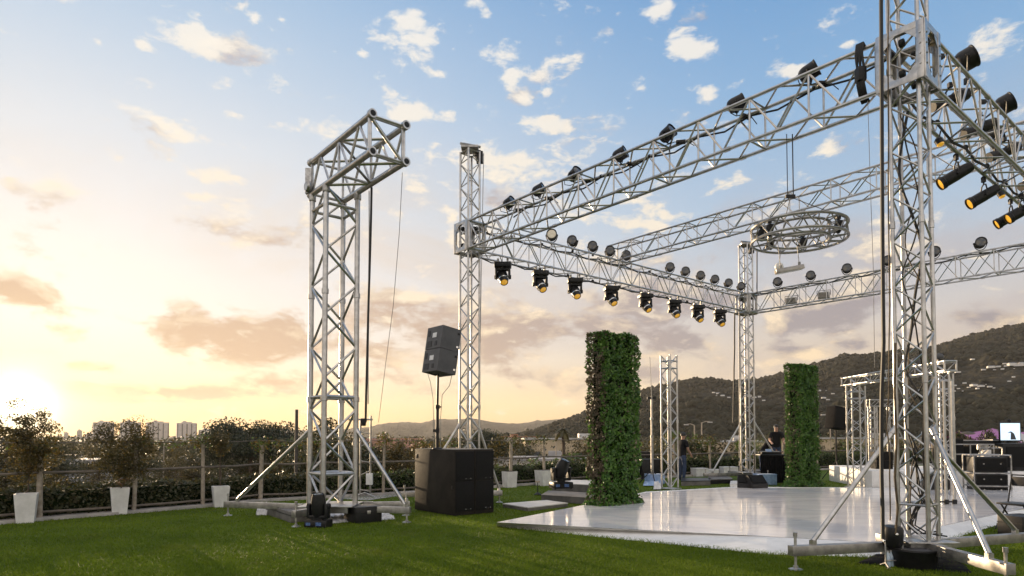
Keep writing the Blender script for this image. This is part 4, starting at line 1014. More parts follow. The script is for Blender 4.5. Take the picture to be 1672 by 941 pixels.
mb = MB(); mb.bbox(A * SD * .93 - B * .003 + Z * 1.16, (.008, .10, .09), rotAB, .003); mb.build('side_plate', 'black_metal', su)
mb = MB(); mb.box(B * SW / 2 + A * SD / 2 + Z * (SH + .003), (SW - .03, SD - .03, .006), rotAB); mb.build('top_trim', 'deck_grey', su)
for i, lab in enumerate(('tall black subwoofer with a plain dusty side, carrying the speaker pole', 'tall black subwoofer on the side nearer the white stage')):
    t = su if i == 0 else dup(su); t.location = sub0 + B * (i * (SW + .004)) + Z * .015; t['label'] = lab
# pole and tilted pair of line array boxes
pb = at(714, 736, sub0.y + .62); pz = .015 + SH + .006; pb.z = pz
pt = at(715, 609, pb.y)
o = empty('speaker_pole', 'black speaker pole standing on the subwoofer stack', 'speaker pole', pb)
mb = MB(); H_ = pt.z - pz; mb.tube((0, 0, 0), (0, 0, H_ * .55), .034, 10); mb.tube((0, 0, H_ * .55), (.01, 0, H_), .025, 10); mb.build('pole', 'black_metal', o)
mb = MB(); mb.lathe([(.05, -.04), (.05, .04)], (0, 0, H_ * .55), Z, 10); mb.box((.05, 0, H_ * .55), (.07, .03, .03)); mb.lathe([(.11, 0), (.10, .02), (.04, .03)], (0, 0, 0), Z, 14); mb.lathe([(.045, -.05), (.045, .05)], (0, 0, .38), Z, 10); mb.box((-.05, -.03, .38), (.07, .05, .06)); mb.build('collar', 'black_metal', o)
mb = MB(); mb.pipe([(0, 0, H_ - .03), (-.05, -.02, H_ - .05), (-.16, -.05, H_ - .02), (-.22, -.04, H_ + .16)], .015, 6); mb.build('strut', 'black_metal', o)
tilt = Matrix.Rotation(R_(9), 3, A.cross(Z).cross(Z) if False else A)     # leans over to face the stage
ctr = at(721, 574, pb.y)
la = empty('line_array_box', 'x', 'speaker', group='tilted pair of line array boxes')
W_, D_, HH = .46, .58, .485
rt2 = tilt @ rotAB
def lp(b, a, z): return tilt @ (B * b + A * a + Z * z)
mb = MB(); hw2, hd2, hz2 = W_ / 2, D_ / 2, HH / 2
vs = [lp(*q) for q in ((-hw2, -hd2, -hz2 + .006), (hw2, -hd2, -hz2), (hw2, hd2, -hz2), (-hw2, hd2, -hz2 + .006), (-hw2, -hd2, hz2 - .006), (hw2, -hd2, hz2), (hw2, hd2, hz2), (-hw2, hd2, hz2 - .006))]
mb.add(vs, [(3, 2, 1, 0), (4, 5, 6, 7), (0, 1, 5, 4), (1, 2, 6, 5), (2, 3, 7, 6), (3, 0, 4, 7)]); mb.build('cabinet', 'cabinet_grey', la)
mb = MB(); mb.bbox(lp(hw2 + .008, 0, 0), (.016, D_ - .03, HH - .03), rt2, .005); mb.build('grille', 'grille_black', la)
mb = MB(); mb.box(lp(-hw2 - .003, -.02, .05), (.008, .15, .10), rt2); mb.build('amplifier_panel', 'white_plastic', la)
for k, (a_, z_, w_, h__) in enumerate(((.14, -.13, .17, .13), (-.10, -.13, .08, .10), (.20, .10, .08, .13))):
    mb = MB(); mb.box(lp(-hw2 - .003, a_, z_), (.008, w_, h__), rt2); mb.build('connector_panel', 'black_plastic', la)
for s_ in (-1, 1):
    mb = MB(); mb.box(lp(hw2 - .05, -hd2 - .004, s_ * .14), (.05, .012, .04), rt2); mb.build('rigging_pin', 'chrome' if s_ < 0 else 'black_metal', la)
for i, lab in enumerate(('upper box of the tilted grey speaker pair on the pole', 'lower box of the tilted grey speaker pair on the pole')):
    t = la if i == 0 else dup(la); t.location = ctr + tilt @ (Z * ((HH / 2 + .001) * (1 - 2 * i))); t['label'] = lab
cable('speaker_cable', 'thin pale cable drooping from the tilted speakers to the subwoofers', [at(738, 612, pb.y), at(734, 630, pb.y), at(722, 645, pb.y), at(719, 690, pb.y), at(719, 734, pb.y)], .007, 'wire_grey')
cable('speaker_cable', 'thin pale cable hanging left of the black speaker pole', [at(697, 606, pb.y), at(703, 625, pb.y), at(707, 650, pb.y), at(709, 734, pb.y)], .006, 'wire_grey')
# far speaker on a stand
p = at(1366, 776, 24.0); p.z = 0
o = empty('speaker_stand', 'thin dark stand under the far black speaker right of the far ivy pillar', 'speaker stand', p)
mb = MB(); mb.tube((0, 0, .03), (0, 0, 1.85), .03, 8); mb.build('pole', 'black_metal', o)
for a_ in (20, 140, 260):
    mb = MB(); mb.tube((0, 0, .7), (.5 * math.cos(R_(a_)), .5 * math.sin(R_(a_)), .02), .018, 6); mb.build('leg', 'black_metal', o)
o = empty('speaker', 'black speaker tilted on a stand right of the far ivy pillar', 'speaker', p + Z * 1.86, R_(10))
rt = Matrix.Rotation(R_(8), 3, 'Y'); mb = MB(); mb.bbox((.05, 0, .42), (.58, .5, .82), rt, .04); mb.build('cabinet', 'black_cloth', o)
mb = MB(); mb.bbox((-.02, -.26, .42), (.40, .02, .70), rt, .006); mb.build('grille', 'grille_black', o)
mb = MB(); mb.box((.34, -.05, .78), (.16, .2, .08), rt); mb.build('bracket', 'black_metal', o)

# ================================================================== FLOOR LIGHTS AND BOXES ROUND THE TOWERS
p = gnd(520, 861); o = empty('floor_moving_head', 'black moving head standing on the grass in front of the gantry', 'moving light', p, R_(-8)); o.scale = (1.0,) * 3
moving_head(o, (0.02, -.16, 1), up=1, lens='dark_lens', ring=False)
p = gnd(916, 798, .34); o = empty('floor_moving_head', 'black moving head standing on the dark steps left of the near ivy pillar', 'moving light', p, R_(20)); o.scale = (1.22,) * 3
moving_head(o, (.25, -.3, .8), up=1, lens='dark_lens', ring=False)
# lamp on a silver stand by the near tower
p = gnd(1459, 927)
o = empty('stand_lamp', 'black lamp head on a silver stand at the foot of the near tower', 'stage lamp', p)
mb = MB(); s_ = .105
for x in (-s_, s_):
    mb.pipe([(x, -.02, .34), (x, -.02, .06), (x * 1.05, -.10, .012)], .011, 8); mb.lathe([(.032, 0), (.032, .01)], (x * 1.05, -.10, .002), Z, 10)
    mb.tube((x, -.02, .06), (x * 1.05, .10, .012), .011, 8)
mb.tube((-s_, -.02, .09), (s_, -.02, .09), .009, 8); mb.build('stand', 'steel', o)
mb = MB(); mb.lathe([(.06, -.13), (.095, -.125), (.112, -.09), (.116, .0), (.112, .09), (.095, .12), (.04, .13)], (0, 0, .385), (0, -.12, 1), 20); mb.build('housing', 'black_plastic', o)
mb = MB(); mb.lathe([(.018, 0), (.016, .006), (.008, .008)], (-.02, -.116, .42), (0, -1, .1), 12); mb.build('emblem', 'chrome', o)
for x in (-1, 1):
    mb = MB(); mb.lathe([(.018, 0), (.018, .02)], (x * .112, -.02, .33), (x, 0, 0), 10); mb.build('knob', 'chrome', o)
bt = empty('water_bottle', 'x', 'bottle', group='water bottles under the silver lamp stand')
mb = MB(); mb.lathe([(.030, 0), (.033, .01), (.031, .05), (.033, .09), (.031, .13), (.014, .165), (.012, .18)], (0, 0, 0), Z, 12); mb.build('body', 'bottle_clear', bt)
mb = MB(); mb.lathe([(.014, 0), (.014, .018)], (0, 0, .18), Z, 10); mb.build('cap', 'white_plastic', bt)
for i, (dx, dy, lab) in enumerate(((-.055, .02, 'clear water bottle standing under the silver lamp stand, at its left leg'), (.0, .05, 'clear water bottle standing in the middle under the silver lamp stand'), (.052, .02, 'clear water bottle standing under the silver lamp stand, at its right leg'))):
    t = bt if i == 0 else dup(bt); t.location = p + Vector((dx, dy, .005)); t['label'] = lab
p = gnd(1513, 933); o = empty('black_tub', 'large round black tub on the grass under the near tower', 'tub', p + Vector((0, .25, 0)))
mb = MB(); mb.lathe([(.235, .0), (.25, .02), (.262, .20), (.275, .215), (.272, .235), (.25, .235), (.24, .18), (.22, .06), (.001, .05)], (0, 0, 0), Z, 28); mb.build('tub_body', 'black_plastic', o)
mb = MB(); mb.lathe([(.238, .225), (.15, .24), (.001, .243)], (0, 0, 0), Z, 28); mb.build('lid', 'cabinet_grey', o)
# black ground cloths
def cloth(name, label, cat, pts, m, z=.02, bumps=.02, n=22):
    c = sum(pts, Vector()) / len(pts); mb = MB(); vs = []; fs = []
    for i in range(n + 1):
        for j in range(n + 1):
            u, v = i / n, j / n; p_ = pts[0].lerp(pts[1], u).lerp(pts[3].lerp(pts[2], u), v)
            e = .03 * mnoise.noise(Vector((p_.x * 4, p_.y * 4, 3))); h = z + bumps * (abs(mnoise.noise(p_ * 5)) + .6 * abs(mnoise.noise(p_ * 12)))
            if i in (0, n) or j in (0, n): h = z - .014
            vs.append(p_ + Vector((e, e, h)) - c)
    for i in range(n):
        for j in range(n): fs.append((i * (n + 1) + j, (i + 1) * (n + 1) + j, (i + 1) * (n + 1) + j + 1, i * (n + 1) + j + 1))
    mb.add(vs, fs); o = mb.build(name, m, angle=70); o.location = c; return tag(o, label, cat)
cloth('ground_cloth', 'black cloth spread on the grass under the near tower', 'cloth', [gnd(1398, 921), gnd(1590, 938), gnd(1560, 908), gnd(1425, 909)], 'black_cloth', .022, .03)
cloth('plastic_sheet', 'crumpled pale plastic sheet on the grass between the gantry boxes', 'sheet', [gnd(536, 856), gnd(570, 853), gnd(577, 838), gnd(535, 838)], 'white_sheet', .02, .09)
cloth('plastic_sheet', 'small crumpled pale plastic sheet right of the black box under the gantry', 'sheet', [gnd(618, 850), gnd(645, 848), gnd(636, 839), gnd(612, 840)], 'white_sheet', .015, .04)
cloth('plastic_bag', 'crumpled white plastic bag at the left end of the gantry boxes', 'bag', [gnd(419, 842), gnd(436, 842), gnd(436, 832), gnd(421, 832)], 'white_sheet', .02, .22)
def case(name, label, cat, pos, ux, size, m, trim=True, group=None, feet=False):
    """road case: body, lid seam, corner balls, latch"""
    ux = ux.normalized(); t = empty(name, label, cat, pos, math.atan2(ux.y, ux.x), group); w, d, h = size
    mb = MB(); mb.bbox((0, 0, h / 2), (w, d, h), bev=min(.012, h * .08)); mb.build('body', m, t)
    if trim:
        mb = MB(); mb.box((0, 0, h * .66), (w + .008, d + .008, .014)); mb.build('seam', 'black_metal', t)
        mb = MB(); mb.bbox((0, -d / 2 - .006, h * .66), (.07, .014, .06), bev=.004); mb.build('latch', 'steel', t)
    return t
g0, g1 = gnd(475, 854.5), gnd(434, 840.5); ud = (g1 - g0).normalized(); un = Vector((ud.y, -ud.x, 0)) * -1
un = Vector((-ud.y, ud.x, 0)); un = un if un.x > 0 else -un
for i, lab in enumerate(('near one of two grey boxes at the left foot of the gantry', 'far one of two grey boxes at the left foot of the gantry')):
    L_ = (g1 - g0).length / 2 - .01; c = g0 + ud * (L_ / 2 + i * (L_ + .02)) + un * .2
    case('wedge_box', lab, 'box', c, ud, (L_, .4, .205 + .015 * i), 'deck_grey')
k0 = gnd(580, 856); kk = gnd(623.6, 852.2); ub = (kk - k0).normalized(); un2 = Vector((-ub.y, ub.x, 0))
case('flight_case', 'black equipment box on the grass at the right foot of the gantry', 'box', (k0 + kk) / 2 + un2 * .26, ub, ((kk - k0).length, .52, .30), 'black_plastic')
# lifting frame right of the gantry
p = gnd(594, 812); o = empty('lifting_frame', 'slim grey lifting frame with a small white box beside the gantry', 'lifting frame', p)
x0, x1 = -.10, .17
for x, top in ((x0, 2.05), (x1, 2.15)):
    mb = MB(); mb.tube((x, 0, .02), (x, 0, top), .026, 8); mb.build('pole', 'aluminium_dull', o)
mb = MB()
for k in range(5):
    zz = .2 + k * .38; mb.tube((x0, 0, zz), (x1, 0, zz + (.12 if k % 2 else -.05)), .014, 6)
mb.tube((-.42, 0, 2.05), (.22, 0, 2.05), .024, 8); mb.build('crossbar', 'aluminium_dull', o)
mb = MB(); mb.bbox((x1 - .01, -.06, .48), (.17, .10, .30), bev=.012); mb.build('control_box', 'white_plastic', o)
mb = MB(); mb.bbox((-.02, -.04, 1.98), (.13, .14, .2), bev=.03); mb.build('winch', 'black_metal', o)
mb = MB()
for x, y_ in ((-.3, -.2), (.35, -.2), (.0, .35)): mb.tube((.03, 0, .12), (x, y_, .02), .02, 6)
mb.build('foot_frame', 'steel', o)

# ================================================================== STEPS, DAIS, SMALL STAND
def block(name, label, cat, quad, h, m, top=None, z0=.003):
    c = sum(quad, Vector()) / 4; t = empty(name, label, cat, Vector((c.x, c.y, z0)))
    mb = MB(); mb.prism([(q.x - c.x, q.y - c.y) for q in quad], 0, h - .02); mb.build('body', m, t, smooth=False)
    mb = MB(); mb.prism([((q.x - c.x) * 1.012, (q.y - c.y) * 1.012) for q in quad], h - .02, h); mb.build('top_board', top or m, t, smooth=False); return t
block('dais', 'low white dais on the grass left of the near ivy pillar', 'dais', [gnd(862, 835.5), gnd(927, 828), gnd(892, 823), gnd(821, 829)], .09, 'deck_grey', 'dais_top')
q0, q1 = gnd(884, 819), gnd(975, 825); block('step', 'lower dark step beside the near ivy pillar', 'step', [q0, q1, q1 + Vector((.25, 1.3, 0)), q0 + Vector((.25, 1.3, 0))], .16, 'deck_grey')
q0, q1 = gnd(901, 809), gnd(975, 813); block('step', 'upper dark step under the second moving head', 'step', [q0, q1, q1 + Vector((.3, 1.5, 0)), q0 + Vector((.3, 1.5, 0))], .335, 'deck_grey', 'dais_top')
p = gnd(878, 809); o = empty('floor_lamp_stand', 'small black lamp stand on the lawn beside the dark steps', 'lamp stand', p)
mb = MB(); mb.lathe([(.10, 0), (.10, .03), (.04, .07), (.015, .09)], (0, 0, 0), Z, 12); mb.build('base', 'black_metal', o)
mb = MB(); mb.tube((0, 0, .08), (0, 0, .36), .012, 6); mb.build('pole', 'black_metal', o)
mb = MB(); mb.box((0, 0, .37), (.12, .08, .04)); mb.build('head', 'post_wood', o)

# ================================================================== BACK OF THE STAGE
def wedge(name, label, pos, rz):
    t = empty(name, label, 'stage monitor', pos, rz, 'black stage monitors at the farthest tower'); mb = MB()
    w, vs = .27, [(0, 0), (.42, 0), (.42, .12), (.20, .36), (.02, .30)]
    mb.add([(-w, y - .2, z) for y, z in vs] + [(w, y - .2, z) for y, z in vs], [(4, 3, 2, 1, 0), (5, 6, 7, 8, 9)] + [(i, (i + 1) % 5, 5 + (i + 1) % 5, 5 + i) for i in range(5)]); mb.build('cabinet', 'black_plastic', t, smooth=False)
    mb = MB(); mb.add([(-w + .03, .02, .352), (w - .03, .02, .352), (w - .03, .205, .15), (-w + .03, .205, .15), (-w + .03, .035, .362), (w - .03, .035, .362), (w - .03, .22, .16), (-w + .03, .22, .16)], [(3, 2, 1, 0), (4, 5, 6, 7), (0, 1, 5, 4), (1, 2, 6, 5), (2, 3, 7, 6), (3, 0, 4, 7)]); mb.build('grille', 'grille_black', t, smooth=False)
wedge('stage_monitor', 'black stage monitor at the foot of the farthest tower, the left of two', gnd(1220, 796, zt) + Z * .002, R_(160))
wedge('stage_monitor', 'black stage monitor at the foot of the farthest tower, the right of two', gnd(1233, 796.5, zt) + Z * .002, R_(200))
# DJ table
p = gnd(1264, 789); o = empty('dj_table', 'black draped table behind the far ivy pillar with the standing person', 'table', p)
mb = MB(); mb.bbox((0, .35, .96), (.95, .7, .05), bev=.01); mb.build('tabletop', 'black_plastic', o)
mb = MB(); N_ = 40; vs = []
for k in range(N_ + 1):
    x = -.46 + .92 * k / N_; w_ = .02 * math.sin(k * 1.9); vs += [(x, -.0 + w_, .94), (x * 1.03, -.03 + w_ * 1.8, .01)]
mb.add(vs, [(2 * k, 2 * k + 1, 2 * k + 3, 2 * k + 2) for k in range(N_)]); mb.build('drape', 'black_cloth', o)
for x in (-.44, .44):
    mb = MB(); mb.tube((x, .62, 0), (x, .62, .94), .02, 6); mb.build('leg', 'black_metal', o)
dk = empty('dj_mixer', 'blue and silver mixer on the black draped table', 'mixer', p + Vector((0, .35, .987)))
mb = MB(); mb.bbox((0, 0, .04), (.7, .35, .08), bev=.01); mb.build('body', 'black_plastic', dk)
for x in (-.22, .22):
    mb = MB(); mb.lathe([(.11, 0), (.11, .02), (.02, .024)], (x, 0, .08), Z, 16); mb.build('jog_wheel', 'steel', dk)
mb = MB(); mb.box((0, .1, .12), (.22, .02, .10), Matrix.Rotation(R_(-20), 3, 'X')); mb.build('screen', 'blue_plastic', dk)
def crate(label, pos, rz, m, s=1.0, name='plastic_crate'):
    t = empty(name, label, 'crate', pos, rz); w, d, h = .55 * s, .4 * s, .32 * s
    mb = MB(); mb.box((0, 0, .02), (w, d, .03))
    for x in (-1, 1): mb.box((x * (w / 2 - .01), 0, h / 2), (.02, d, h)); mb.box((0, x * (d / 2 - .01), h / 2 + .001), (w - .042, .02, h))
    mb.build('body', m, t)
    mb = MB()
    for a, b in (((-w / 2, -d / 2), (w / 2, -d / 2)), ((w / 2, -d / 2), (w / 2, d / 2)), ((w / 2, d / 2), (-w / 2, d / 2)), ((-w / 2, d / 2), (-w / 2, -d / 2))): mb.tube((*a, h), (*b, h), .015, 6)
    mb.build('rim', m, t)
    mb = MB(); mb.bbox((.02, 0, h * .8), (w * .8, d * .75, h * .5), bev=.05); mb.build('contents', 'white_sheet', t)
crate('blue and white crate between the farthest tower and the black table', gnd(1249, 792), .1, 'blue_plastic', 1.1)
crate('small blue crate behind the free lattice pillar', gnd(1069, 790), .3, 'blue_plastic', 1.0)
cloth('tarpaulin', 'pale blue tarpaulin lying on the grass left of the free lattice pillar', 'tarpaulin', [gnd(1050, 795), gnd(1081, 795), gnd(1083, 788), gnd(1052, 787)], 'blue_plastic', .05, .10)
cloth('plastic_bag', 'crumpled white bag at the foot of the free lattice pillar', 'bag', [gnd(1067, 801), gnd(1079, 801), gnd(1080, 797), gnd(1069, 797)], 'white_sheet', .05, .35, 14)
block('platform', 'low dark platform with pale edge right of the free lattice pillar', 'platform', [gnd(1112, 794), gnd(1160, 793), gnd(1160, 788), gnd(1112, 788)], .16, 'deck_grey', 'black_plastic')
block('platform', 'low dark platform left of the farthest tower foot', 'platform', [gnd(1158, 791), gnd(1196, 790), gnd(1190, 785), gnd(1156, 785)], .16, 'black_plastic', 'deck_grey')
block('platform', 'pale step in front of the farthest tower', 'platform', [gnd(1192, 796), gnd(1218, 795), gnd(1216, 790), gnd(1193, 790)], .10, 'white_paint', 'dais_top')
for px, py, rz, lab, sc_ in ((1142, 778, .3, 'white crate by the back fence, leftmost of three', 1.0), (1164, 777, -.2, 'tall white crate by the back fence, middle one of three', .8), (1190, 777, .1, 'white crate by the back fence, closest to the farthest tower', 1.1)):
    crate(lab, gnd(px, py), rz, 'white_plastic', sc_)
case('flight_case', 'dark equipment case beside the person behind the free lattice pillar', 'case', gnd(1060, 782), Vector((1, .2, 0)), (.8, .6, .75), 'black_plastic')
case('flight_case', 'tall dark case behind the near ivy pillar and the slim mast', 'case', gnd(1052, 779), Vector((1, .2, 0)), (.6, .6, 1.0), 'cabinet_black')

# gear on and in front of the riser
def on(px, back, dz=0.0): return on_riser(px, back) + Z * (.002 + dz)
rzr = math.atan2(rd.y, rd.x)
def stack_speaker(label, px, back, w, d, h):
    t = empty('speaker_stack', label, 'speaker', on(px, back), rzr)
    mb = MB(); mb.bbox((0, 0, h / 2), (w, d, h), bev=.015); mb.build('cabinet', 'cabinet_black', t)
    for k in range(2):
        mb = MB(); mb.bbox((0, -d / 2 - .008, h * (.26 + .48 * k)), (w - .06, .02, h * .42), bev=.006); mb.build('grille', 'grille_black', t)
stack_speaker('black speaker stack on the riser just right of the near tower legs', 1549, .8, .62, .6, .98)
stack_speaker('black speaker stack on the riser behind the steel rack', 1572, 1.2, .55, .6, .74)
stack_speaker('squat black amplifier on the riser left of the near tower', 1440, 1.4, .5, .5, .55)
# monitor on black case at the right edge
t = empty('screen_stand', 'tall black case carrying the bright screen at the right frame edge', 'case', on(1652, .7), rzr)
mb = MB(); mb.bbox((0, 0, .42), (.78, .6, .82), bev=.02); mb.build('body', 'black_plastic', t)
mb = MB(); mb.bbox((0, -.31, .42), (.6, .03, .62), bev=.01); mb.build('front_panel', 'grille_black', t)
t2 = empty('screen', 'bright bluish white screen on the black case at the right edge', 'screen', on(1651, .62, .845), rzr + .1)
mb = MB(); mb.bbox((0, 0, .34), (.64, .05, .58), bev=.015); mb.build('frame', 'black_plastic', t2)
mb = MB(); mb.box((0, -.028, .34), (.58, .006, .52)); mb.build('panel', 'screen_glow', t2)
mb = MB(); mb.box((0, .03, .04), (.08, .05, .1)); mb.build('mount', 'black_metal', t2)
mb = MB(); c_ = Vector((.05, -.034, .22)); mb.add([c_ + Vector(q) for q in ((-.05, 0, -.12), (.12, 0, -.12), (.06, 0, .06), (-.01, 0, .12), (-.05, 0, .13), (-.14, 0, .08), (-.04, 0, .09))], [tuple(range(7))]); mb.build('image_mark', 'screen_mark', t2, smooth=False)
mb = MB(); mb.lathe([(.05, 0), (.055, .05), (.02, .09)], (0, 0, .64), Z, 10); mb.tube((0, 0, .60), (0, 0, .66), .02, 8); mb.build('camera', 'black_metal', t2)
# steel rack with steps in front of the riser
p = gnd(1612, 806); t = empty('steel_rack', 'open steel frame rack with black boxes in front of the white riser', 'rack', p, rzr - .05)
w_, d_, hh = .92, .62, 1.08
for x in (-1, 1):
    for y_ in (-1, 1):
        mb = MB(); mb.tube((x * w_ / 2, y_ * d_ / 2, .01), (x * w_ / 2, y_ * d_ / 2, hh), .022, 8); mb.build('leg', 'aluminium_dull', t)
for zz in (.22, .58, hh):
    mb = MB(); c = [(-w_ / 2, -d_ / 2, zz), (w_ / 2, -d_ / 2, zz), (w_ / 2, d_ / 2, zz), (-w_ / 2, d_ / 2, zz)]
    for a, b in zip(c, c[1:] + c[:1]): mb.tube(a, b, .02, 8)
    mb.build('shelf_frame', 'aluminium_dull', t)
mb = MB(); mb.pipe([(-.3, -d_ / 2, hh), (-.3, -d_ / 2, hh + .2), (.25, -d_ / 2, hh + .2), (.25, -d_ / 2, hh)], .018, 8); mb.build('handle', 'aluminium_dull', t)
for zz, h__ in ((.03, .17), (.25, .30), (.61, .42)):
    b_ = empty('amplifier', ['black amplifier at the bottom of the steel rack', 'black amplifier on the middle shelf of the steel rack', 'tall black amplifier on the top shelf of the steel rack'][(zz > .1) + (zz > .5)], 'amplifier', p + Z * zz, rzr - .05)
    mb = MB(); mb.bbox((0, 0, h__ / 2), (.80, .52, h__), bev=.01); mb.build('body', 'black_plastic', b_)
    mb = MB(); mb.bbox((0, -.265, h__ / 2), (.74, .012, h__ * .8), bev=.004); mb.build('front_panel', 'grille_black', b_)
    for x in (-.2, .22):
        mb = MB(); mb.lathe([(.018, 0), (.018, .02)], (x, -.27, h__ * .55), (0, -1, 0), 8); mb.build('knob', 'steel', b_)
# staging rail, keyboard stand, drum kit, small cases
def kbd(label, px, back, rz):
    t = empty('keyboard', label, 'keyboard', on(px, back), rz)
    mb = MB(); mb.bbox((0, 0, .86), (1.2, .34, .10), bev=.015); mb.build('body', 'black_plastic', t)
    mb = MB(); mb.box((0, -.06, .913), (1.08, .16, .012)); mb.build('keys', 'white_plastic', t)
    for s_ in (-1, 1):
        mb = MB(); mb.tube((-.4 * s_, -.1 * s_, .02), (.4 * s_, -.1 * s_, .81), .02, 6); mb.build('leg', 'steel', t)
kbd('black keyboard on a crossed stand on the riser beside the steel rack', 1597, 1.0, rzr)
dr = empty('drum_kit', 'drum kit on the riser between the steel rack and the screen', 'drum kit', on(1618, 2.1), rzr)
mb = MB(); mb.lathe([(.28, -.2), (.30, -.2), (.30, .2), (.28, .2), (.001, .19)], (0, 0, .31), (0, 1, 0), 20); mb.build('bass_drum', 'white_paint', dr)
for x, y_, z, r, h__ in ((-.25, -.05, .72, .16, .2), (.2, -.05, .72, .17, .2), (.55, .1, .45, .22, .36)):
    mb = MB(); mb.lathe([(r, 0), (r, h__), (r * .95, h__ + .005), (.001, h__ + .003)], (x, y_, z - h__ / 2), Z, 16); mb.tube((x, y_, 0), (x, y_, z - h__ / 2), .015, 6); mb.build('drum', 'steel', dr)
for x, y_, z in ((-.6, .1, 1.15), (.55, .2, 1.2), (-.75, -.1, .9)):
    mb = MB(); mb.lathe([(.21, 0), (.05, .03), (.001, .035)], (x, y_, z), Vector((.2 * (x > 0) - .1, -.25, 1)), 18); mb.tube((x, y_, 0), (x, y_, z), .012, 6); mb.build('cymbal', 'cable_brown', dr)
t = empty('staging_rail', 'low steel rail with small cross bars on the riser behind the near tower stay', 'rail', on(1583, .35), rzr)
mb = MB()
for zz in (.5, .8): mb.tube((-.6, 0, zz), (.7, 0, zz), .018, 6)
mb.build('rail', 'aluminium_dull', t)
for x in (-.6, .05, .7):
    mb = MB(); mb.tube((x, 0, 0), (x, 0, .82), .02, 6); mb.build('post', 'aluminium_dull', t)
case('flight_case', 'small dark case lying on the riser edge right of the near tower', 'case', on(1560, .35), rd, (.5, .3, .14), 'cabinet_black')
case('flight_case', 'dark case at the back of the riser left of the screen', 'case', on(1633, 2.6), rd, (.7, .6, .95), 'black_plastic')
case('flight_case', 'wide dark case at the back of the riser behind the keyboard', 'case', on(1596, 2.9), rd, (1.0, .6, .9), 'cabinet_black')
case('flight_case', 'dark floor box on the grass in front of the riser behind the near tower', 'case', gnd(1530, 806, 0) , rd, (.6, .5, .55), 'black_plastic')
# pair of poles with clamps on the stage floor
p = gnd(1552, 824, zt); t = empty('pole_pair', 'pair of pale poles with dark clamps standing on the white stage behind the near tower', 'pole', p)
for x in (-.09, .09):
    mb = MB(); mb.tube((x, 0, .01), (x, 0, 2.7), .03, 8); mb.build('pole', 'aluminium', t)
    mb = MB(); mb.lathe([(.05, -.05), (.055, 0), (.05, .05)], (x, 0, .06), Z, 10); mb.build('clamp', 'black_metal', t)
mb = MB(); mb.tube((-.30, 0, .06), (.14, 0, .06), .02, 6); mb.box((-.30, 0, .06), (.08, .08, .08)); mb.build('bar', 'black_metal', t)
# black folding chair at the right edge
p = gnd(1661, 866); t = empty('folding_chair', 'black folding chair with cables at the right edge of the stage', 'chair', p, R_(-70)); t.scale = (1.0,) * 3
mb = MB(); mb.bbox((0, 0, .45), (.42, .40, .035), bev=.015); mb.build('seat', 'black_plastic', t)
mb = MB(); mb.bbox((0, .21, .82), (.40, .03, .16), bev=.012); mb.build('backrest', 'black_plastic', t)
for x in (-.2, .2):
    mb = MB(); mb.pipe([(x, -.24, .012), (x, .10, .46), (x, .22, .94)], .014, 6); mb.build('leg', 'black_metal', t)
    mb = MB(); mb.pipe([(x * .9, .26, .012), (x * .9, -.12, .44)], .014, 6); mb.build('leg', 'black_metal', t)
mb = MB(); mb.tube((-.2, .2, .2), (.2, .2, .2), .010, 6); mb.tube((-.2, .22, .93), (.2, .22, .93), .013, 6); mb.build('crossbar', 'black_metal', t)
case('flight_case', 'black gear box standing on the grass under the folding chair at the right edge', 'case', gnd(1668, 876), Vector((1, .3, 0)), (.5, .4, .34), 'black_plastic')
cloth('ground_cloth', 'black cloth on the grass at the right edge below the folding chair', 'cloth', [gnd(1648, 885), gnd(1740, 885), gnd(1740, 858), gnd(1655, 862)], 'black_cloth', .02, .05, 16)
# marquee beyond the fence
p = at(1620, 706, 55); p.z = VALLEY
t = empty('marquee', 'long low pink and grey marquee roof beyond the back fence', 'marquee', p, R_(18))
def roof_strip(name, x0, x1, m, lift=0.0):
    mb = MB(); N_ = 10; vs = []
    for k in range(N_ + 1):
        x = x0 + (x1 - x0) * k / N_; sagk = .35 * abs(math.sin(x * .55))
        for y_, z in ((-2.6, 6.9), (-1.3, 7.6), (0, 8.3), (1.3, 7.6), (2.6, 6.9)): vs.append((x, y_, z + lift - sagk * (1 - abs(y_) / 4)))
    mb.add(vs, [(k * 5 + j, k * 5 + j + 1, (k + 1) * 5 + j + 1, (k + 1) * 5 + j) for k in range(N_) for j in range(4)]); mb.build(name, m, t)
roof_strip('roof_canvas', -4.0, .5, 'pink_fabric'); roof_strip('roof_canvas', .5, 3.2, 'pale_fabric'); roof_strip('roof_canvas', 3.2, 9.0, 'pink_fabric')
for x in (-3.9, .5, 3.2, 8.9):
    for y_ in (-2.55, 2.55):
        mb = MB(); mb.tube((x, y_, 0), (x, y_, 6.9), .06, 6); mb.build('post', 'white_paint', t)

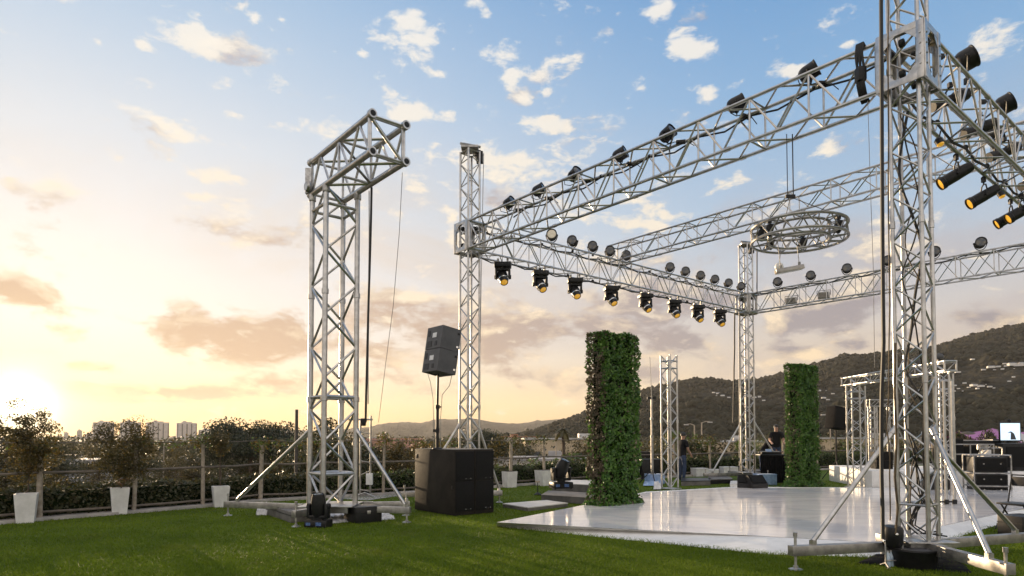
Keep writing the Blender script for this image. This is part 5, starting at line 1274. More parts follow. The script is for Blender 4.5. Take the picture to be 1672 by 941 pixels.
# ================================================================== PEOPLE
def person(label, pos, rz, J, seed=0, scale=1.0):
    """J: joint positions; one skinned body, with hair and clothing as children"""
    t = empty('person', label, 'person', pos, rz); t.scale = (scale,) * 3
    names = list(J); idx = {k: i for i, k in enumerate(names)}
    E = [('pelvis', 'waist'), ('waist', 'chest'), ('chest', 'neck'), ('neck', 'skull'), ('skull', 'crown')]
    for s_ in 'lr': E += [('chest', 'sh' + s_), ('sh' + s_, 'el' + s_), ('el' + s_, 'wr' + s_), ('wr' + s_, 'ha' + s_), ('pelvis', 'hip' + s_), ('hip' + s_, 'kn' + s_), ('kn' + s_, 'an' + s_), ('an' + s_, 'to' + s_)]
    for s_ in 'lr':
        for k in range(4): E.append(('ha' + s_, f'f{k}{s_}'))
        E.append(('wr' + s_, 't' + s_))
    for s_ in 'lr':
        w_, h0 = Vector(J['wr' + s_]), Vector(J['ha' + s_]); d = (h0 - w_).normalized(); sd = d.cross(Vector((0, 1, .1))).normalized()
        for k in range(4): J[f'f{k}{s_}'] = tuple(h0 + d * (.085 - .012 * abs(k - 1.4)) + sd * (.022 * (k - 1.5)))
        J['t' + s_] = tuple(w_ + d * .075 + sd * (-.05))
    names = list(J); idx = {k: i for i, k in enumerate(names)}
    Rr = {'pelvis': (.155, .115), 'waist': (.135, .10), 'chest': (.165, .115), 'neck': (.052, .055), 'skull': (.078, .095), 'crown': (.066, .075), 'sh': .068, 'el': .044, 'wr': .031, 'ha': (.042, .02), 'hip': .092, 'kn': .06, 'an': .042, 'to': .04, 'f': .0095, 't': .011}
    me = bpy.data.meshes.new('body'); me.from_pydata([J[k] for k in names], [(idx[a], idx[b]) for a, b in E], [])
    o = link('body', me, t)
    sk = o.modifiers.new('skin', 'SKIN'); sk.use_smooth_shade = True; sb = o.modifiers.new('sub', 'SUBSURF'); sb.levels = 1; sb.render_levels = 1
    for k, i in idx.items():
        r = Rr.get(k) or Rr.get(k[:-1]) or Rr.get(k[0]); r = r if isinstance(r, tuple) else (r, r)
        me.skin_vertices[0].data[i].radius = r; me.skin_vertices[0].data[i].use_root = (k == 'pelvis')
    bpy.context.view_layer.update()
    dg = bpy.context.evaluated_depsgraph_get(); ev = o.evaluated_get(dg); m2 = bpy.data.meshes.new_from_object(ev)
    o.modifiers.clear(); o.data = m2; m2.materials.clear(); m2.materials.append(M['skin'])
    for f in m2.polygons: f.use_smooth = True
    # clothing: pushed-out copies of the parts of the body they cover
    def cover(name, test, m, off):
        bm = bmesh.new(); bm.from_mesh(m2); bmesh.ops.delete(bm, geom=[f for f in bm.faces if not test(f.calc_center_median())], context='FACES')
        bm.normal_update()
        for v in bm.verts: v.co += v.normal * off
        mm = bpy.data.meshes.new(name); bm.to_mesh(mm); bm.free(); mm.materials.append(M[m])
        mm.materials.clear(); mm.materials.append(M[m])
        for f in mm.polygons: f.use_smooth = True
        link(name, mm, t)
    el = {s_: Vector(J['el' + s_]) for s_ in 'lr'}; sh = {s_: Vector(J['sh' + s_]) for s_ in 'lr'}; pv, nk = Vector(J['pelvis']), Vector(J['neck'])
    up = (nk - pv).normalized()
    def fore(c):   # on an arm beyond the sleeve
        for s_ in 'lr':
            a = el[s_] - sh[s_]; u = (c - sh[s_]).dot(a.normalized()) / a.length
            wr = Vector(J['wr' + s_]); b = (wr - el[s_]); q = el[s_] + b * max(0, min(1.6, (c - el[s_]).dot(b) / b.length_squared))
            if (c - q).length < .075 and (c - el[s_]).dot(b) > -.02 * b.length: return True
            if u > .75 and (c - el[s_]).length < .12: return True
        return False
    cover('shirt', lambda c: -.06 < (c - pv).dot(up) < (nk - pv).length - .015 and not fore(c), 'shirt_black', .016)
    cover('trousers', lambda c: (c - pv).dot(up) < .02 and c.z > .10 and not fore(c), 'denim', .012)
    cover('shoe', lambda c: c.z <= .11, 'black_rubber', .012)
    hc = Vector(J['skull']).lerp(Vector(J['crown']), .45); fw = Vector((0, -1, 0))
    mb = MB(); n = 14
    vs = []; fs = []
    for i in range(9):
        ph = math.pi * .56 * i / 8
        for j in range(n):
            th = 2 * math.pi * j / n; d = Vector((math.sin(ph) * math.cos(th), math.sin(ph) * math.sin(th), math.cos(ph)))
            k = 1.0 + .04 * mnoise.noise(d * 5); vs.append(hc + Vector((d.x * .092 * k, d.y * .108 * k + .012, d.z * .115 * k + (.035 if (d.y < -.5 and ph > 1.2) else 0))))
    for i in range(8):
        for j in range(n): fs.append((i * n + j, i * n + (j + 1) % n, (i + 1) * n + (j + 1) % n, (i + 1) * n + j))
    mb.add(vs, fs); mb.build('hair', 'hair', t)
    # face features
    for x in (-.032, .032):
        mb = MB(); mb.lathe([(.011, -.004), (.009, .003), (.001, .006)], Vector(J['skull']) + Vector((x, -.092, .045)), (0, -1, 0), 8); mb.build('eye', 'globe_white', t)
    return t
def stand(lean=0.0, arm=0.0):
    J = {'pelvis': (0, 0, .95), 'waist': (0, -.01 - lean * .12, 1.10), 'chest': (0, -.02 - lean * .32, 1.33), 'neck': (0, -.02 - lean * .48, 1.50), 'skull': (0, -.04 - lean * .60, 1.60), 'crown': (0, -.03 - lean * .66, 1.70)}
    for s_, x in (('l', -1), ('r', 1)):
        J['sh' + s_] = (x * .19, -.02 - lean * .36, 1.42 - lean * .02); J['el' + s_] = (x * .25, -.04 - lean * .3 - arm * .14, 1.14); J['wr' + s_] = (x * .22, -.12 - lean * .3 - arm * .36, .92 + arm * .16); J['ha' + s_] = (x * .21, -.16 - lean * .3 - arm * .44, .86 + arm * .18)
        J['hip' + s_] = (x * .09, 0, .90); J['kn' + s_] = (x * .11, -.03, .50); J['an' + s_] = (x * .12, .02, .09); J['to' + s_] = (x * .13, -.14, .045)
    return J
p = gnd(1268, 782); dz_ = block('platform', 'small dark platform under the person at the black table', 'platform', [p + Vector((-.9, -.4, 0)), p + Vector((.9, -.4, 0)), p + Vector((.9, .9, 0)), p + Vector((-.9, .9, 0))], .30, 'deck_grey', 'black_plastic')
person('person in black shirt standing behind the black table beside the far ivy pillar', p + Z * .303, R_(-15), stand(.1, 1.0))
J = stand(.75, .8)
person('person in dark clothes bending forward at the right side of the farthest tower', gnd(1243, 781), R_(70), J)
person('person in black shirt and jeans standing behind the free lattice pillar', gnd(1114, 786), R_(110), stand(.05, .2))

# ================================================================== FENCE, HEDGE, PLANTERS
fe = empty('fence', 'weathered post and rail fence with creepers along the edge of the lawn', 'fence', FENCE[0])
o0 = FENCE[0]
PTOP = {}
for i, p in enumerate(FENCE):
    h = 1.46 + .06 * math.sin(i * 2.1); lean = Vector((.03 * math.sin(i * 3.3), .02 * math.cos(i), 0)); r = .05 + .008 * math.sin(i * 1.7)
    mb = MB(); mb.pipe([p - o0, p - o0 + lean * .5 + Z * h * .5, p - o0 + lean + Z * h], r, 9, r * .85); mb.build('post', 'post_wood', fe)
    PTOP[i] = p - o0 + lean + Z * h
for zz, r, m in ((.91, .026, 'rail_wood'), (.16, .024, 'rail_wood'), (1.49, .011, 'rail_wood')):
    for i in range(len(FENCE) - 1):
        a, b = FENCE[i] - o0, FENCE[i + 1] - o0; mb = MB()
        mb.pipe([a + Z * (zz + .015 * math.sin(i * 5)), (a + b) / 2 + Z * (zz - .015), b + Z * (zz + .015 * math.sin(i * 5 + 5))], r, 7); mb.build('rail', m, fe)
cen = []; nr = []
for i, q in PTOP.items():
    k = int([60, 130, 200][i % 3])
    for _ in range(k):
        s_ = RNG.normal(0, .13, 3); cen.append((q.x + s_[0], q.y + s_[1], q.z - .02 + s_[2] * .8)); nr.append((0, 0, 1))
    if i < len(FENCE) - 1 and i % 2 == 0:
        b = PTOP[i + 1]
        for _ in range(160):
            u = RNG.uniform(0, 1); w = q.lerp(b, u); cen.append((w.x + RNG.normal(0, .05), w.y + RNG.normal(0, .05), w.z - .03 + RNG.normal(0, .06))); nr.append((0, 0, 1))
link('creeper', leaf_mesh('creeper', cen, nr, .035, ['leaf_green', 'leaf_gold'], .55, RNG.integers(0, 2, len(cen))), fe)

hl = offset(FENCE, .42)
def hedge_row(i0, i1, label, hh, mats):
    pts = hl[i0:i1 + 1]; o = pts[0].copy(); t = empty('hedge', label, 'hedge', o)
    mb = MB()
    for a, b in zip(pts, pts[1:]):
        d = (b - a).normalized(); rot = Matrix((d, Vector((-d.y, d.x, 0)), Z)).transposed(); mb.box((a + b) / 2 - o + Z * (hh * .42), ((b - a).length, .30, hh * .80), rot)
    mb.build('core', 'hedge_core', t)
    cen, nr = [], []
    for a, b in zip(pts, pts[1:]):
        L_ = (b - a).length; d = (b - a).normalized(); nn = Vector((-d.y, d.x, 0)); k = int(L_ * 1150)
        for _ in range(k):
            u = RNG.uniform(0, L_); w = RNG.uniform(-1, 1); p_ = a + d * u; big = mnoise.noise(p_ * 1.3) * .5 + mnoise.noise(p_ * 3.4) * .35
            th = RNG.uniform(0, math.pi); prof = (math.cos(th), math.sin(th)); hz = hh * (1 + .28 * big)
            q = p_ + nn * (prof[0] * .30 * (1 + .3 * big) + RNG.normal(0, .03)) + Z * (max(.03, min(1, .15 + prof[1] * 1.1) * hz * RNG.uniform(.25, 1.0) ** (.35) + RNG.normal(0, .03)))
            cen.append(tuple(q - o)); nr.append((nn.x * prof[0], nn.y * prof[0], prof[1]))
    link('foliage', leaf_mesh('foliage', cen, nr, .042, mats, .5, RNG.choice(len(mats), len(cen), p=[.7, .3])), t)
hedge_row(0, 9, 'low dark clipped hedge behind the fence left of the gantry', .62, ['leaf_dark', 'leaf_olive'])
hedge_row(9, 13, 'low dark hedge behind the fence between the gantry and the subwoofer stack', .60, ['leaf_dark', 'leaf_green'])
hedge_row(13, 20, 'low green hedge behind the fence at the back of the stage', .72, ['leaf_dark', 'leaf_green'])
hedge_row(20, 25, 'low green hedge behind the fence beyond the riser', .72, ['leaf_dark', 'leaf_green'])

def tree_parts(t, h, cr, trunk_r, n_leaf, leaf, mats, seed, trunk_frac=.35, squash=1.0, spread=1.0, clumps=26, inner=.35):
    """tapered trunk with limbs; crown of leaf clumps round the limb ends"""
    rr = random.Random(seed); rg = np.random.default_rng(seed)
    mb = MB(); th = h * trunk_frac; top = Vector((rr.uniform(-.05, .05) * h, rr.uniform(-.05, .05) * h, th))
    mid = top * .5 + Vector((rr.uniform(-.03, .03) * h, 0, 0)); lead = Vector((top.x * 1.3, top.y * 1.3, h * .86))
    mb.pipe([(0, 0, 0), mid, top, top.lerp(lead, .5) + Vector((rr.uniform(-.05, .05) * h, 0, 0)), lead], trunk_r, 8, trunk_r * .2)
    ends = []
    cz = th + (h - th) * .52; cc = Vector((top.x, top.y, cz)); rz_ = (h - th) * .56 * squash
    for k in range(clumps):
        while True:
            v = Vector((rr.uniform(-1, 1), rr.uniform(-1, 1), rr.uniform(-1, 1)))
            if inner < v.length < 1: break
        e = cc + Vector((v.x * cr * spread, v.y * cr * spread, v.z * rz_)) * rr.uniform(.72, .98)
        ends.append(e)
        if k % 2 == 0:
            b = top.lerp(lead, rr.uniform(0, .8)); m_ = b.lerp(e, .5) + Vector((0, 0, -.04 * h)); mb.pipe([b, m_, e], trunk_r * .32, 5, trunk_r * .07)
    mb.build('trunk', 'bark', t)
    cen = []; per = n_leaf // clumps
    for e in ends:
        s_ = rr.uniform(.18, .34) * cr; k = int(per * rr.uniform(.6, 1.4)); v = rg.normal(0, 1, (k, 3)); v /= np.linalg.norm(v, axis=1, keepdims=True); v *= rg.uniform(.25, 1.0, (k, 1)) ** .6
        cen.append(np.array(e) + v * np.array([s_, s_, s_ * .7]) * 1.35)
    cen = np.concatenate(cen); nr = cen - np.array(cc); nr /= np.linalg.norm(nr, axis=1, keepdims=True) + 1e-6; nr[:, 2] += .5
    sun_side = None
    me = leaf_mesh('crown', cen, nr, leaf, mats, .5, rg.choice(len(mats), len(cen), p=[.7, .3] if len(mats) == 2 else [1.0]))
    return link('crown', me, t)

PLN = [((24, 855), 'white tapered planter at the left end of the fence, leftmost of the row', .35, .54, R_(-30)), ((180, 841), 'white tapered planter by the fence, second from the left end', .34, .54, R_(-34)),
       ((348, 829), 'white planter by the fence just left of the gantry outrigger', .35, .47, R_(-32))]
for (pp_, lab, w, h, rz) in PLN:
    p = gnd(*pp_); p += Vector((.1, .14, 0)); t = empty('planter', lab, 'planter', p, -rz)
    mb = MB(); wb = w * .76
    vs = [(-wb / 2, -wb / 2, 0), (wb / 2, -wb / 2, 0), (wb / 2, wb / 2, 0), (-wb / 2, wb / 2, 0), (-w / 2, -w / 2, h), (w / 2, -w / 2, h), (w / 2, w / 2, h), (-w / 2, w / 2, h)]
    k = .84; vs += [(x * k, y_ * k, h) for x, y_, z in vs[4:]] + [(x * k, y_ * k, h - .07) for x, y_, z in vs[4:8]]
    mb.add(vs, [(3, 2, 1, 0), (0, 1, 5, 4), (1, 2, 6, 5), (2, 3, 7, 6), (3, 0, 4, 7)] + [(4 + i, 4 + (i + 1) % 4, 8 + (i + 1) % 4, 8 + i) for i in range(4)] + [(8 + i, 8 + (i + 1) % 4, 12 + (i + 1) % 4, 12 + i) for i in range(4)])
    mb.build('pot', 'white_planter', t, smooth=False)
    mb = MB(); q = .83 * w / 2; mb.add([(-q, -q, h - .06), (q, -q, h - .06), (q, q, h - .06), (-q, q, h - .06)], [(0, 1, 2, 3)]); mb.build('soil', 'soil', t, smooth=False)
def sapling(px, pb, lab, h, cr, nl, seed, mats=('leaf_olive', 'leaf_gold'), tf=.28, sq=1.0, z0=.48):
    p = gnd(*pb) + Vector((.1, .14, z0)); t = empty('sapling', lab, 'tree', p)
    tree_parts(t, h, cr, .016, nl, .026, list(mats), seed, tf, sq, 1.0, 60, .05)
sapling(0, (22, 853), 'backlit sapling growing in the leftmost white planter', 1.80, .52, 5200, 5, tf=.14, mats=('leaf_gold', 'leaf_olive'))
sapling(0, (180, 841), 'bushy sapling growing in the white planter right of the leftmost one', 1.62, .68, 6500, 6, tf=.10)
sapling(0, (348, 829), 'thin sapling with few leaves in the planter beside the gantry outrigger', 1.25, .28, 1100, 9, tf=.55)
for k, (pp_, lab) in enumerate((((832, 795), 'small white planter at the back fence right of the subwoofer stack'), ((889, 792), 'small white planter at the back fence left of the second moving head'))):
    p = gnd(*pp_) + Vector((0, -.22, 0)); t = empty('planter', lab, 'planter', p, R_(36)); w, h = .40 + .14 * k, .50
    mb = MB(); mb.box((0, 0, h / 2), (w * .85, w * .7, h), None, 1.15); mb.build('pot', 'white_planter', t, smooth=False)
    mb = MB(); mb.box((0, 0, h + .004), (w * .85, w * .7, .012)); mb.build('soil', 'soil', t, smooth=False)

# ================================================================== TREES BEYOND THE FENCE
kinds = {}
def kind(key, name, **kw):
    t = empty(name, 'x', 'tree', (0, 0, 0)); tree_parts(t, **kw); kinds[key] = [t, False]
kind('bushy', 'bushy_tree', h=7, cr=2.6, trunk_r=.16, n_leaf=9000, leaf=.085, mats=['leaf_olive', 'leaf_gold'], seed=21, trunk_frac=.22)
kind('round', 'round_tree', h=6, cr=2.4, trunk_r=.15, n_leaf=9000, leaf=.085, mats=['leaf_dark', 'leaf_olive'], seed=22, trunk_frac=.2, clumps=30)
kind('loose', 'loose_tree', h=8, cr=2.5, trunk_r=.14, n_leaf=6500, leaf=.085, mats=['leaf_gold', 'leaf_olive'], seed=23, trunk_frac=.3, clumps=34, inner=.1)
kind('pine', 'umbrella_pine', h=9, cr=3.6, trunk_r=.2, n_leaf=16000, leaf=.10, mats=['leaf_pine', 'leaf_dark'], seed=24, trunk_frac=.62, squash=.75, clumps=30)
kind('green', 'leafy_tree', h=5, cr=2.1, trunk_r=.12, n_leaf=7000, leaf=.08, mats=['leaf_green', 'leaf_olive'], seed=25, trunk_frac=.2)
HS = {'bushy': 7, 'round': 6, 'loose': 8, 'pine': 9, 'green': 5}
def tree(k, px, top_py, Y, lab, wide=1.0, group='trees in the valley beyond the fence'):
    t, used = kinds[k]; c = t if not used else dup(t); kinds[k][1] = True
    p = at(px, 713, Y); ztop = at(px, top_py, Y).z; s_ = (ztop - VALLEY) / HS[k]
    c.location = (p.x, p.y, VALLEY - .02); c.rotation_euler = (0, 0, random.uniform(0, 6.28)); c.scale = (s_ * wide, s_ * wide, s_); c['label'] = lab; c['group'] = group
    return c
T_ = [('bushy', 12, 684, 45, 'golden backlit tree behind the leftmost sapling', 1.0), ('round', 95, 722, 150, 'dark rounded tree between the two leftmost saplings', 1.1), ('bushy', 150, 717, 165, 'tree behind the second fence post, left of the bushy sapling', 1.0),
      ('round', 255, 724, 140, 'rounded tree filling the gap right of the bushy sapling', 1.15), ('loose', 235, 704, 110, 'loose tree rising in front of the apartment towers', .8), ('round', 310, 722, 135, 'dark tree directly behind the third fence post', 1.1),
      ('pine', 414, 684, 52, 'broad dark umbrella pine left of the gantry', 1.05), ('pine', 362, 702, 60, 'smaller umbrella pine just left of the broad one', .62), ('bushy', 400, 714, 85, 'olive tree below the broad umbrella pine', .95), ('loose', 455, 724, 60, 'loose olive tree behind the gantry outrigger stay', .9),
      ('round', 505, 716, 34, 'dark tree seen through the left legs of the gantry', .95), ('round', 552, 696, 36, 'dark tree seen through the middle of the gantry', .8), ('bushy', 600, 712, 40, 'tree behind the lifting frame beside the gantry', .8), ('loose', 672, 684, 40, 'tall loose tree left of the speaker pole', .85),
      ('loose', 712, 694, 46, 'thin tree directly behind the speaker pole', .6), ('bushy', 640, 730, 90, 'low olive bush between the gantry and the subwoofers', .9), ('pine', 796, 700, 60, 'dark pine just right of the tower behind the subwoofers', .75), ('bushy', 815, 716, 34, 'golden tree right of the subwoofer stack', .95),
      ('round', 862, 722, 120, 'rounded tree above the back fence, left of the palm', 1.0), ('green', 905, 745, 31, 'low bright green bush behind the second moving head', 1.2), ('bushy', 945, 716, 52, 'golden tree touching the left side of the near ivy pillar', .9), ('green', 842, 762, 27, 'small green bush over the hedge right of the subwoofers', 1.1),
      ('bushy', 1062, 722, 38, 'yellow green tree behind the slim mast', .9), ('round', 1090, 715, 44, 'tree behind the free lattice pillar', .9), ('green', 1118, 708, 40, 'bright green tree above the person behind the free lattice pillar', .75), ('round', 1145, 728, 40, 'dark round bush left of the short fence post by the white chairs', .8),
      ('bushy', 1192, 716, 40, 'golden green tree left of the farthest tower', 1.0), ('green', 1168, 752, 33, 'low green bush behind the white chairs', 1.1), ('green', 1235, 722, 40, 'green bush right of the farthest tower', .8), ('green', 1258, 708, 44, 'small bright tree behind the person at the black table', .6),
      ('green', 1352, 722, 40, 'green tree right of the far ivy pillar', 1.0), ('round', 1385, 728, 46, 'dark tree behind the far speaker stand', .9), ('bushy', 1420, 732, 44, 'olive tree behind the slim lattice pillars', .8), ('round', 1475, 726, 44, 'dark tree seen through the near tower', .9), ('bushy', 1508, 722, 50, 'olive tree seen just right of the near tower', .8),
      ('round', 1578, 716, 36, 'dark tree in front of the pink marquee, left of the steel rack', .55), ('round', 1600, 714, 34, 'dark pointed tree in front of the pink marquee above the steel rack', .5), ('bushy', 1622, 716, 36, 'brown tree in front of the marquee left of the screen', .5), ('round', 1672, 726, 44, 'dark tree behind the screen at the right edge', .8),
      ('bushy', -40, 700, 40, 'golden tree at the far left frame edge', 1.2)]
MORE = [(k, px, py, Y) for k, px, py, Y in (('bushy', 20, 728, 70), ('round', 104, 735, 64), ('bushy', 165, 731, 76), ('round', 232, 735, 68), ('bushy', 272, 731, 82), ('round', 322, 733, 74), ('bushy', 352, 729, 92), ('round', 420, 733, 66), ('bushy', 450, 729, 54), ('round', 62, 737, 84), ('bushy', 300, 741, 62), ('bushy', 40, 716, 140), ('round', 70, 724, 125), ('bushy', 120, 720, 135), ('round', 185, 722, 150), ('bushy', 215, 724, 118), ('round', 285, 726, 120), ('bushy', 335, 722, 150), ('round', 365, 726, 105), ('bushy', 430, 718, 110), ('round', 475, 720, 120),
    ('bushy', 530, 718, 100), ('round', 575, 722, 130), ('bushy', 620, 724, 140), ('round', 660, 724, 110), ('bushy', 700, 722, 130), ('bushy', 745, 722, 100), ('round', 775, 724, 120), ('bushy', 880, 724, 140), ('round', 970, 722, 120), ('bushy', 1025, 722, 100), ('round', 1210, 722, 110), ('bushy', 1300, 724, 110), ('round', 1330, 720, 130), ('bushy', 1450, 724, 120), ('round', 1540, 722, 120), ('bushy', 1650, 722, 130))]
for k, px, py, Y in MORE:
    tree(k, px, py, Y, 'small brownish green tree among the roofs of the valley', random.uniform(.9, 1.35), 'small trees among the valley roofs')
for k, px, py, Y, lab, w in T_: tree(k, px, py, Y, lab, w)
# palm
p = at(919, 713, 46); t = empty('palm_tree', 'small palm rising behind the back fence left of the near ivy pillar', 'palm', (p.x, p.y, VALLEY)); hz = at(919, 702, 46).z - VALLEY
mb = MB(); mb.pipe([(0, 0, 0), (.1, 0, hz * .5), (.02, 0, hz)], .16, 8, .11); mb.build('trunk', 'bark', t)
mb = MB()
for k in range(14):
    a_ = 2 * math.pi * k / 14; L_ = .75; el_ = .5 - .9 * (k % 3) / 2
    pts = [Vector((math.cos(a_) * L_ * u, math.sin(a_) * L_ * u, hz + L_ * (el_ * u - .7 * u * u))) for u in (0, .33, .66, 1)]
    sd = Vector((-math.sin(a_), math.cos(a_), 0))
    for q, r_ in zip(pts, pts[1:]): mb.add([q - sd * .12, q + sd * .12, r_ + sd * .10, r_ - sd * .10], [(0, 1, 2, 3)])
mb.build('fronds', 'leaf_olive', t)
# the wood farther off, reading as one mass
n = 420; cen = []; nrm = []; sz = []
for k in range(n):
    px = RNG.uniform(-260, 1900); Y = RNG.uniform(170 if px < 700 else 90, 420); p = at(px, 713, Y); hgt = RNG.uniform(4, 8.0) + (Y > 200) * 1.0; r = RNG.uniform(2, 4.2)
    m_ = 150 if Y < 200 else 70; s_ = RNG.normal(0, 1, (m_, 3)); s_ /= np.linalg.norm(s_, axis=1, keepdims=True); s_ *= RNG.uniform(.5, 1.0, (m_, 1))
    c = np.array([p.x, p.y, VALLEY + hgt * .55]); cen.append(c + s_ * np.array([r, r, hgt * .5])); nrm.append(s_ + np.array([0, 0, .5])); sz.append(np.full(m_, .38 if Y < 200 else .7))
me = leaf_mesh('distant_wood', np.concatenate(cen), np.concatenate(nrm), np.concatenate(sz), ['leaf_dark', 'leaf_olive'], .6, RNG.integers(0, 2, sum(len(c) for c in cen)))
tag(link('distant_wood', me), 'distant scrub and treetops spread over the valley floor', 'woodland', kind='stuff')

# ================================================================== BUILT THINGS IN THE VALLEY
def apt(px0, px1, top, Y, lab, steps=1):
    a, b = at(px0, 716, Y), at(px1, 716, Y); w = (b - a).length; h = at((px0 + px1) / 2, top, Y).z - VALLEY; d = w * .6
    t = empty('apartment_tower', lab, 'building', ((a.x + b.x) / 2, Y, VALLEY), -math.atan2((a.x + b.x) / 2, Y) + R_(6), 'apartment towers on the skyline')
    mb = MB(); mb.box((0, 0, h / 2), (w * .98, d, h)); 
    for k in range(4): mb.box((w * (-.36 + .24 * k), -d / 2 - w * .02, h / 2 - .5), (w * .13, w * .05, h - 1))
    mb.build('wall', 'tower_wall', t, smooth=False)
    mb = MB(); mb.box((0, 0, h + .6), (w * .5, d * .6, 3.4)); mb.box((-w * .1, 0, h + 2.6), (w * .16, d * .3, 4)); mb.build('roof_block', 'tower_wall', t, smooth=False)
    for k in range(5):
        mb = MB(); mb.box((w * (-.24 + .12 * k) * 2 * .94, -d / 2 - .25, h * .5), (w * .055, .5, h * .88)); mb.build('window_band', 'window_dark', t, smooth=False)
apt(154, 183, 690, 1500, 'hazy apartment tower on the skyline behind the bushy sapling, leftmost of the row')
apt(198, 227, 690, 1500, 'hazy apartment tower on the skyline, second from the left in the row')
apt(241, 273, 690, 1420, 'broad hazy apartment tower on the skyline, third from the left in the row')
apt(289, 319, 691, 1420, 'hazy apartment tower on the skyline, fourth from the left and standing alone')
apt(325, 350, 702, 1700, 'low hazy apartment block on the skyline left of the umbrella pines')
apt(126, 133, 703, 1800, 'narrow hazy tower on the skyline left of the apartment row')
apt(140, 152, 709, 1700, 'low hazy block on the skyline left of the apartment row')
apt(105, 111, 707, 1800, 'tiny hazy tower on the skyline near the sun')
apt(452, 478, 706, 1900, 'faint hazy block on the skyline left of the dark utility pole')
def house(lab, px, Y, w, d, h, wall, roof, rz=0.0, z=VALLEY, gable=False, name='building', nwin=4, group=None, top_py=None):
    p = at(px, 713, Y); t = empty(name, lab, 'building', (p.x, p.y, z), -math.atan2(p.x, p.y) + rz, group)
    if top_py is not None: h = max(2.5, at(px, top_py, Y).z - VALLEY)
    mb = MB(); mb.box((0, 0, h / 2), (w, d, h)); mb.build('wall', wall, t, smooth=False)
    mb = MB()
    if gable: mb.add([(-w * .53, -d * .55, h), (w * .53, -d * .55, h), (w * .53, d * .55, h), (-w * .53, d * .55, h), (-w * .53, 0, h + d * .28), (w * .53, 0, h + d * .28)], [(0, 1, 5, 4), (2, 3, 4, 5), (1, 2, 5), (3, 0, 4), (3, 2, 1, 0)])
    else: mb.box((0, 0, h + .15), (w * 1.03, d * 1.03, .3)); mb.box((w * .2, 0, h + .75), (w * .12, d * .2, .9))
    mb.build('roof', roof, t, smooth=False)
    for k in range(nwin):
        mb = MB(); mb.box((w * (-.5 + (k + .5) / nwin), -d / 2 - .03, h * .58), (w / nwin * .5, .10, min(1.4, h * .35))); mb.build('window', 'window_dark', t, smooth=False)
    return t
house('long low pale roofed shed in the valley seen under the bushy sapling', 168, 140, 16, 12, 2.6, 'roof_grey', 'roof_pale', .15, nwin=5)
house('grey roofed shed in the valley between the second and third fence posts', 275, 125, 11, 9, 2.6, 'roof_grey', 'roof_grey', -.2, nwin=3)
house('pale flat building in the valley behind the left saplings', 70, 155, 14, 12, 3.0, 'roof_grey', 'roof_pale', .1, nwin=4)
house('pale building in the valley just left of the gantry outrigger', 372, 120, 14, 9, 3.4, 'house_white', 'roof_pale', 0, nwin=3)
house('small clay roofed house in the valley seen left of the subwoofer stack', 640, 150, 14, 10, 4.4, 'house_cream', 'roof_clay', .3, gable=True, nwin=3)
house('white block of the distant town behind the gantry', 590, 300, 26, 14, 6, 'house_white', 'roof_grey', .1, nwin=5)
house('wide grey roofed warehouse behind the back fence right of the subwoofers', 868, 95, 18, 12, 4.3, 'house_white', 'roof_grey', -.1, nwin=5)
house('cream two storey building left of the near ivy pillar', 925, 130, 17, 12, 5.5, 'house_cream', 'roof_pale', .12, nwin=4, top_py=718)
house('cream building with pale roof between the free lattice pillar and the farthest tower', 1180, 120, 13, 9, 5, 'house_cream', 'roof_pale', .1, nwin=3, top_py=722)
house('long pale building beyond the fence right of the far ivy pillar', 1390, 140, 24, 12, 5, 'house_cream', 'roof_pale', -.1, nwin=6, top_py=717)
house('pale building seen through the near tower', 1500, 150, 18, 12, 5, 'house_white', 'roof_pale', 0, nwin=4, top_py=716)
house('low white town block near the foot of the hills left of the near ivy pillar', 820, 260, 24, 14, 6, 'house_white', 'roof_clay', .2, nwin=5, top_py=714)
# car park
ap = [at(-80, 713, 66), at(330, 713, 60), at(420, 713, 130), at(-60, 713, 150)]
mb = MB(); mb.add([(p.x, p.y, VALLEY + .02) for p in ap], [(0, 1, 2, 3)]); structure(mb.build('car_park', 'asphalt', smooth=False))
ap = [at(800, 713, 55), at(1000, 713, 60), at(990, 713, 90), at(820, 713, 90)]
mb = MB(); mb.add([(p.x, p.y, VALLEY + .02) for p in ap], [(0, 1, 2, 3)]); structure(mb.build('car_park', 'asphalt', smooth=False))
def car_parts(t, paint):
    prof = [(-2.15, .35), (-2.2, .75), (-2.0, .92), (-1.2, .98), (-.75, 1.42), (.75, 1.45), (1.35, .98), (2.1, .86), (2.2, .6), (2.15, .35)]
    mb = MB(); n = len(prof); w = .86
    mb.add([(x, -w * (.82 if z > 1.2 else 1), z) for x, z in prof] + [(x, w * (.82 if z > 1.2 else 1), z) for x, z in prof], [tuple(range(n)), tuple(reversed(range(n, 2 * n)))] + [(i, n + i, n + (i + 1) % n, (i + 1) % n) for i in range(n)]); mb.build('body', paint, t, angle=25)
    for s_ in (-1, 1):
        mb = MB(); mb.add([(-1.05, s_ * .845, 1.0), (1.15, s_ * .845, 1.0), (.68, s_ * .74, 1.38), (-.70, s_ * .74, 1.36)], [(0, 1, 2, 3)]); mb.build('side_window', 'window_dark', t, smooth=False)
        for x in (-1.35, 1.35):
            mb = MB(); mb.lathe([(.2, -.1), (.33, -.1), (.34, .0), (.33, .1), (.2, .1), (.001, .07)], (x, s_ * .8, .34), (0, s_, 0), 14); mb.build('wheel', 'black_rubber', t)
    mb = MB(); mb.add([(1.31, -.70, 1.02), (1.31, .70, 1.02), (.80, .62, 1.425), (.80, -.62, 1.425)], [(0, 1, 2, 3)]); mb.build('windscreen', 'window_dark', t, smooth=False)
cars = {}
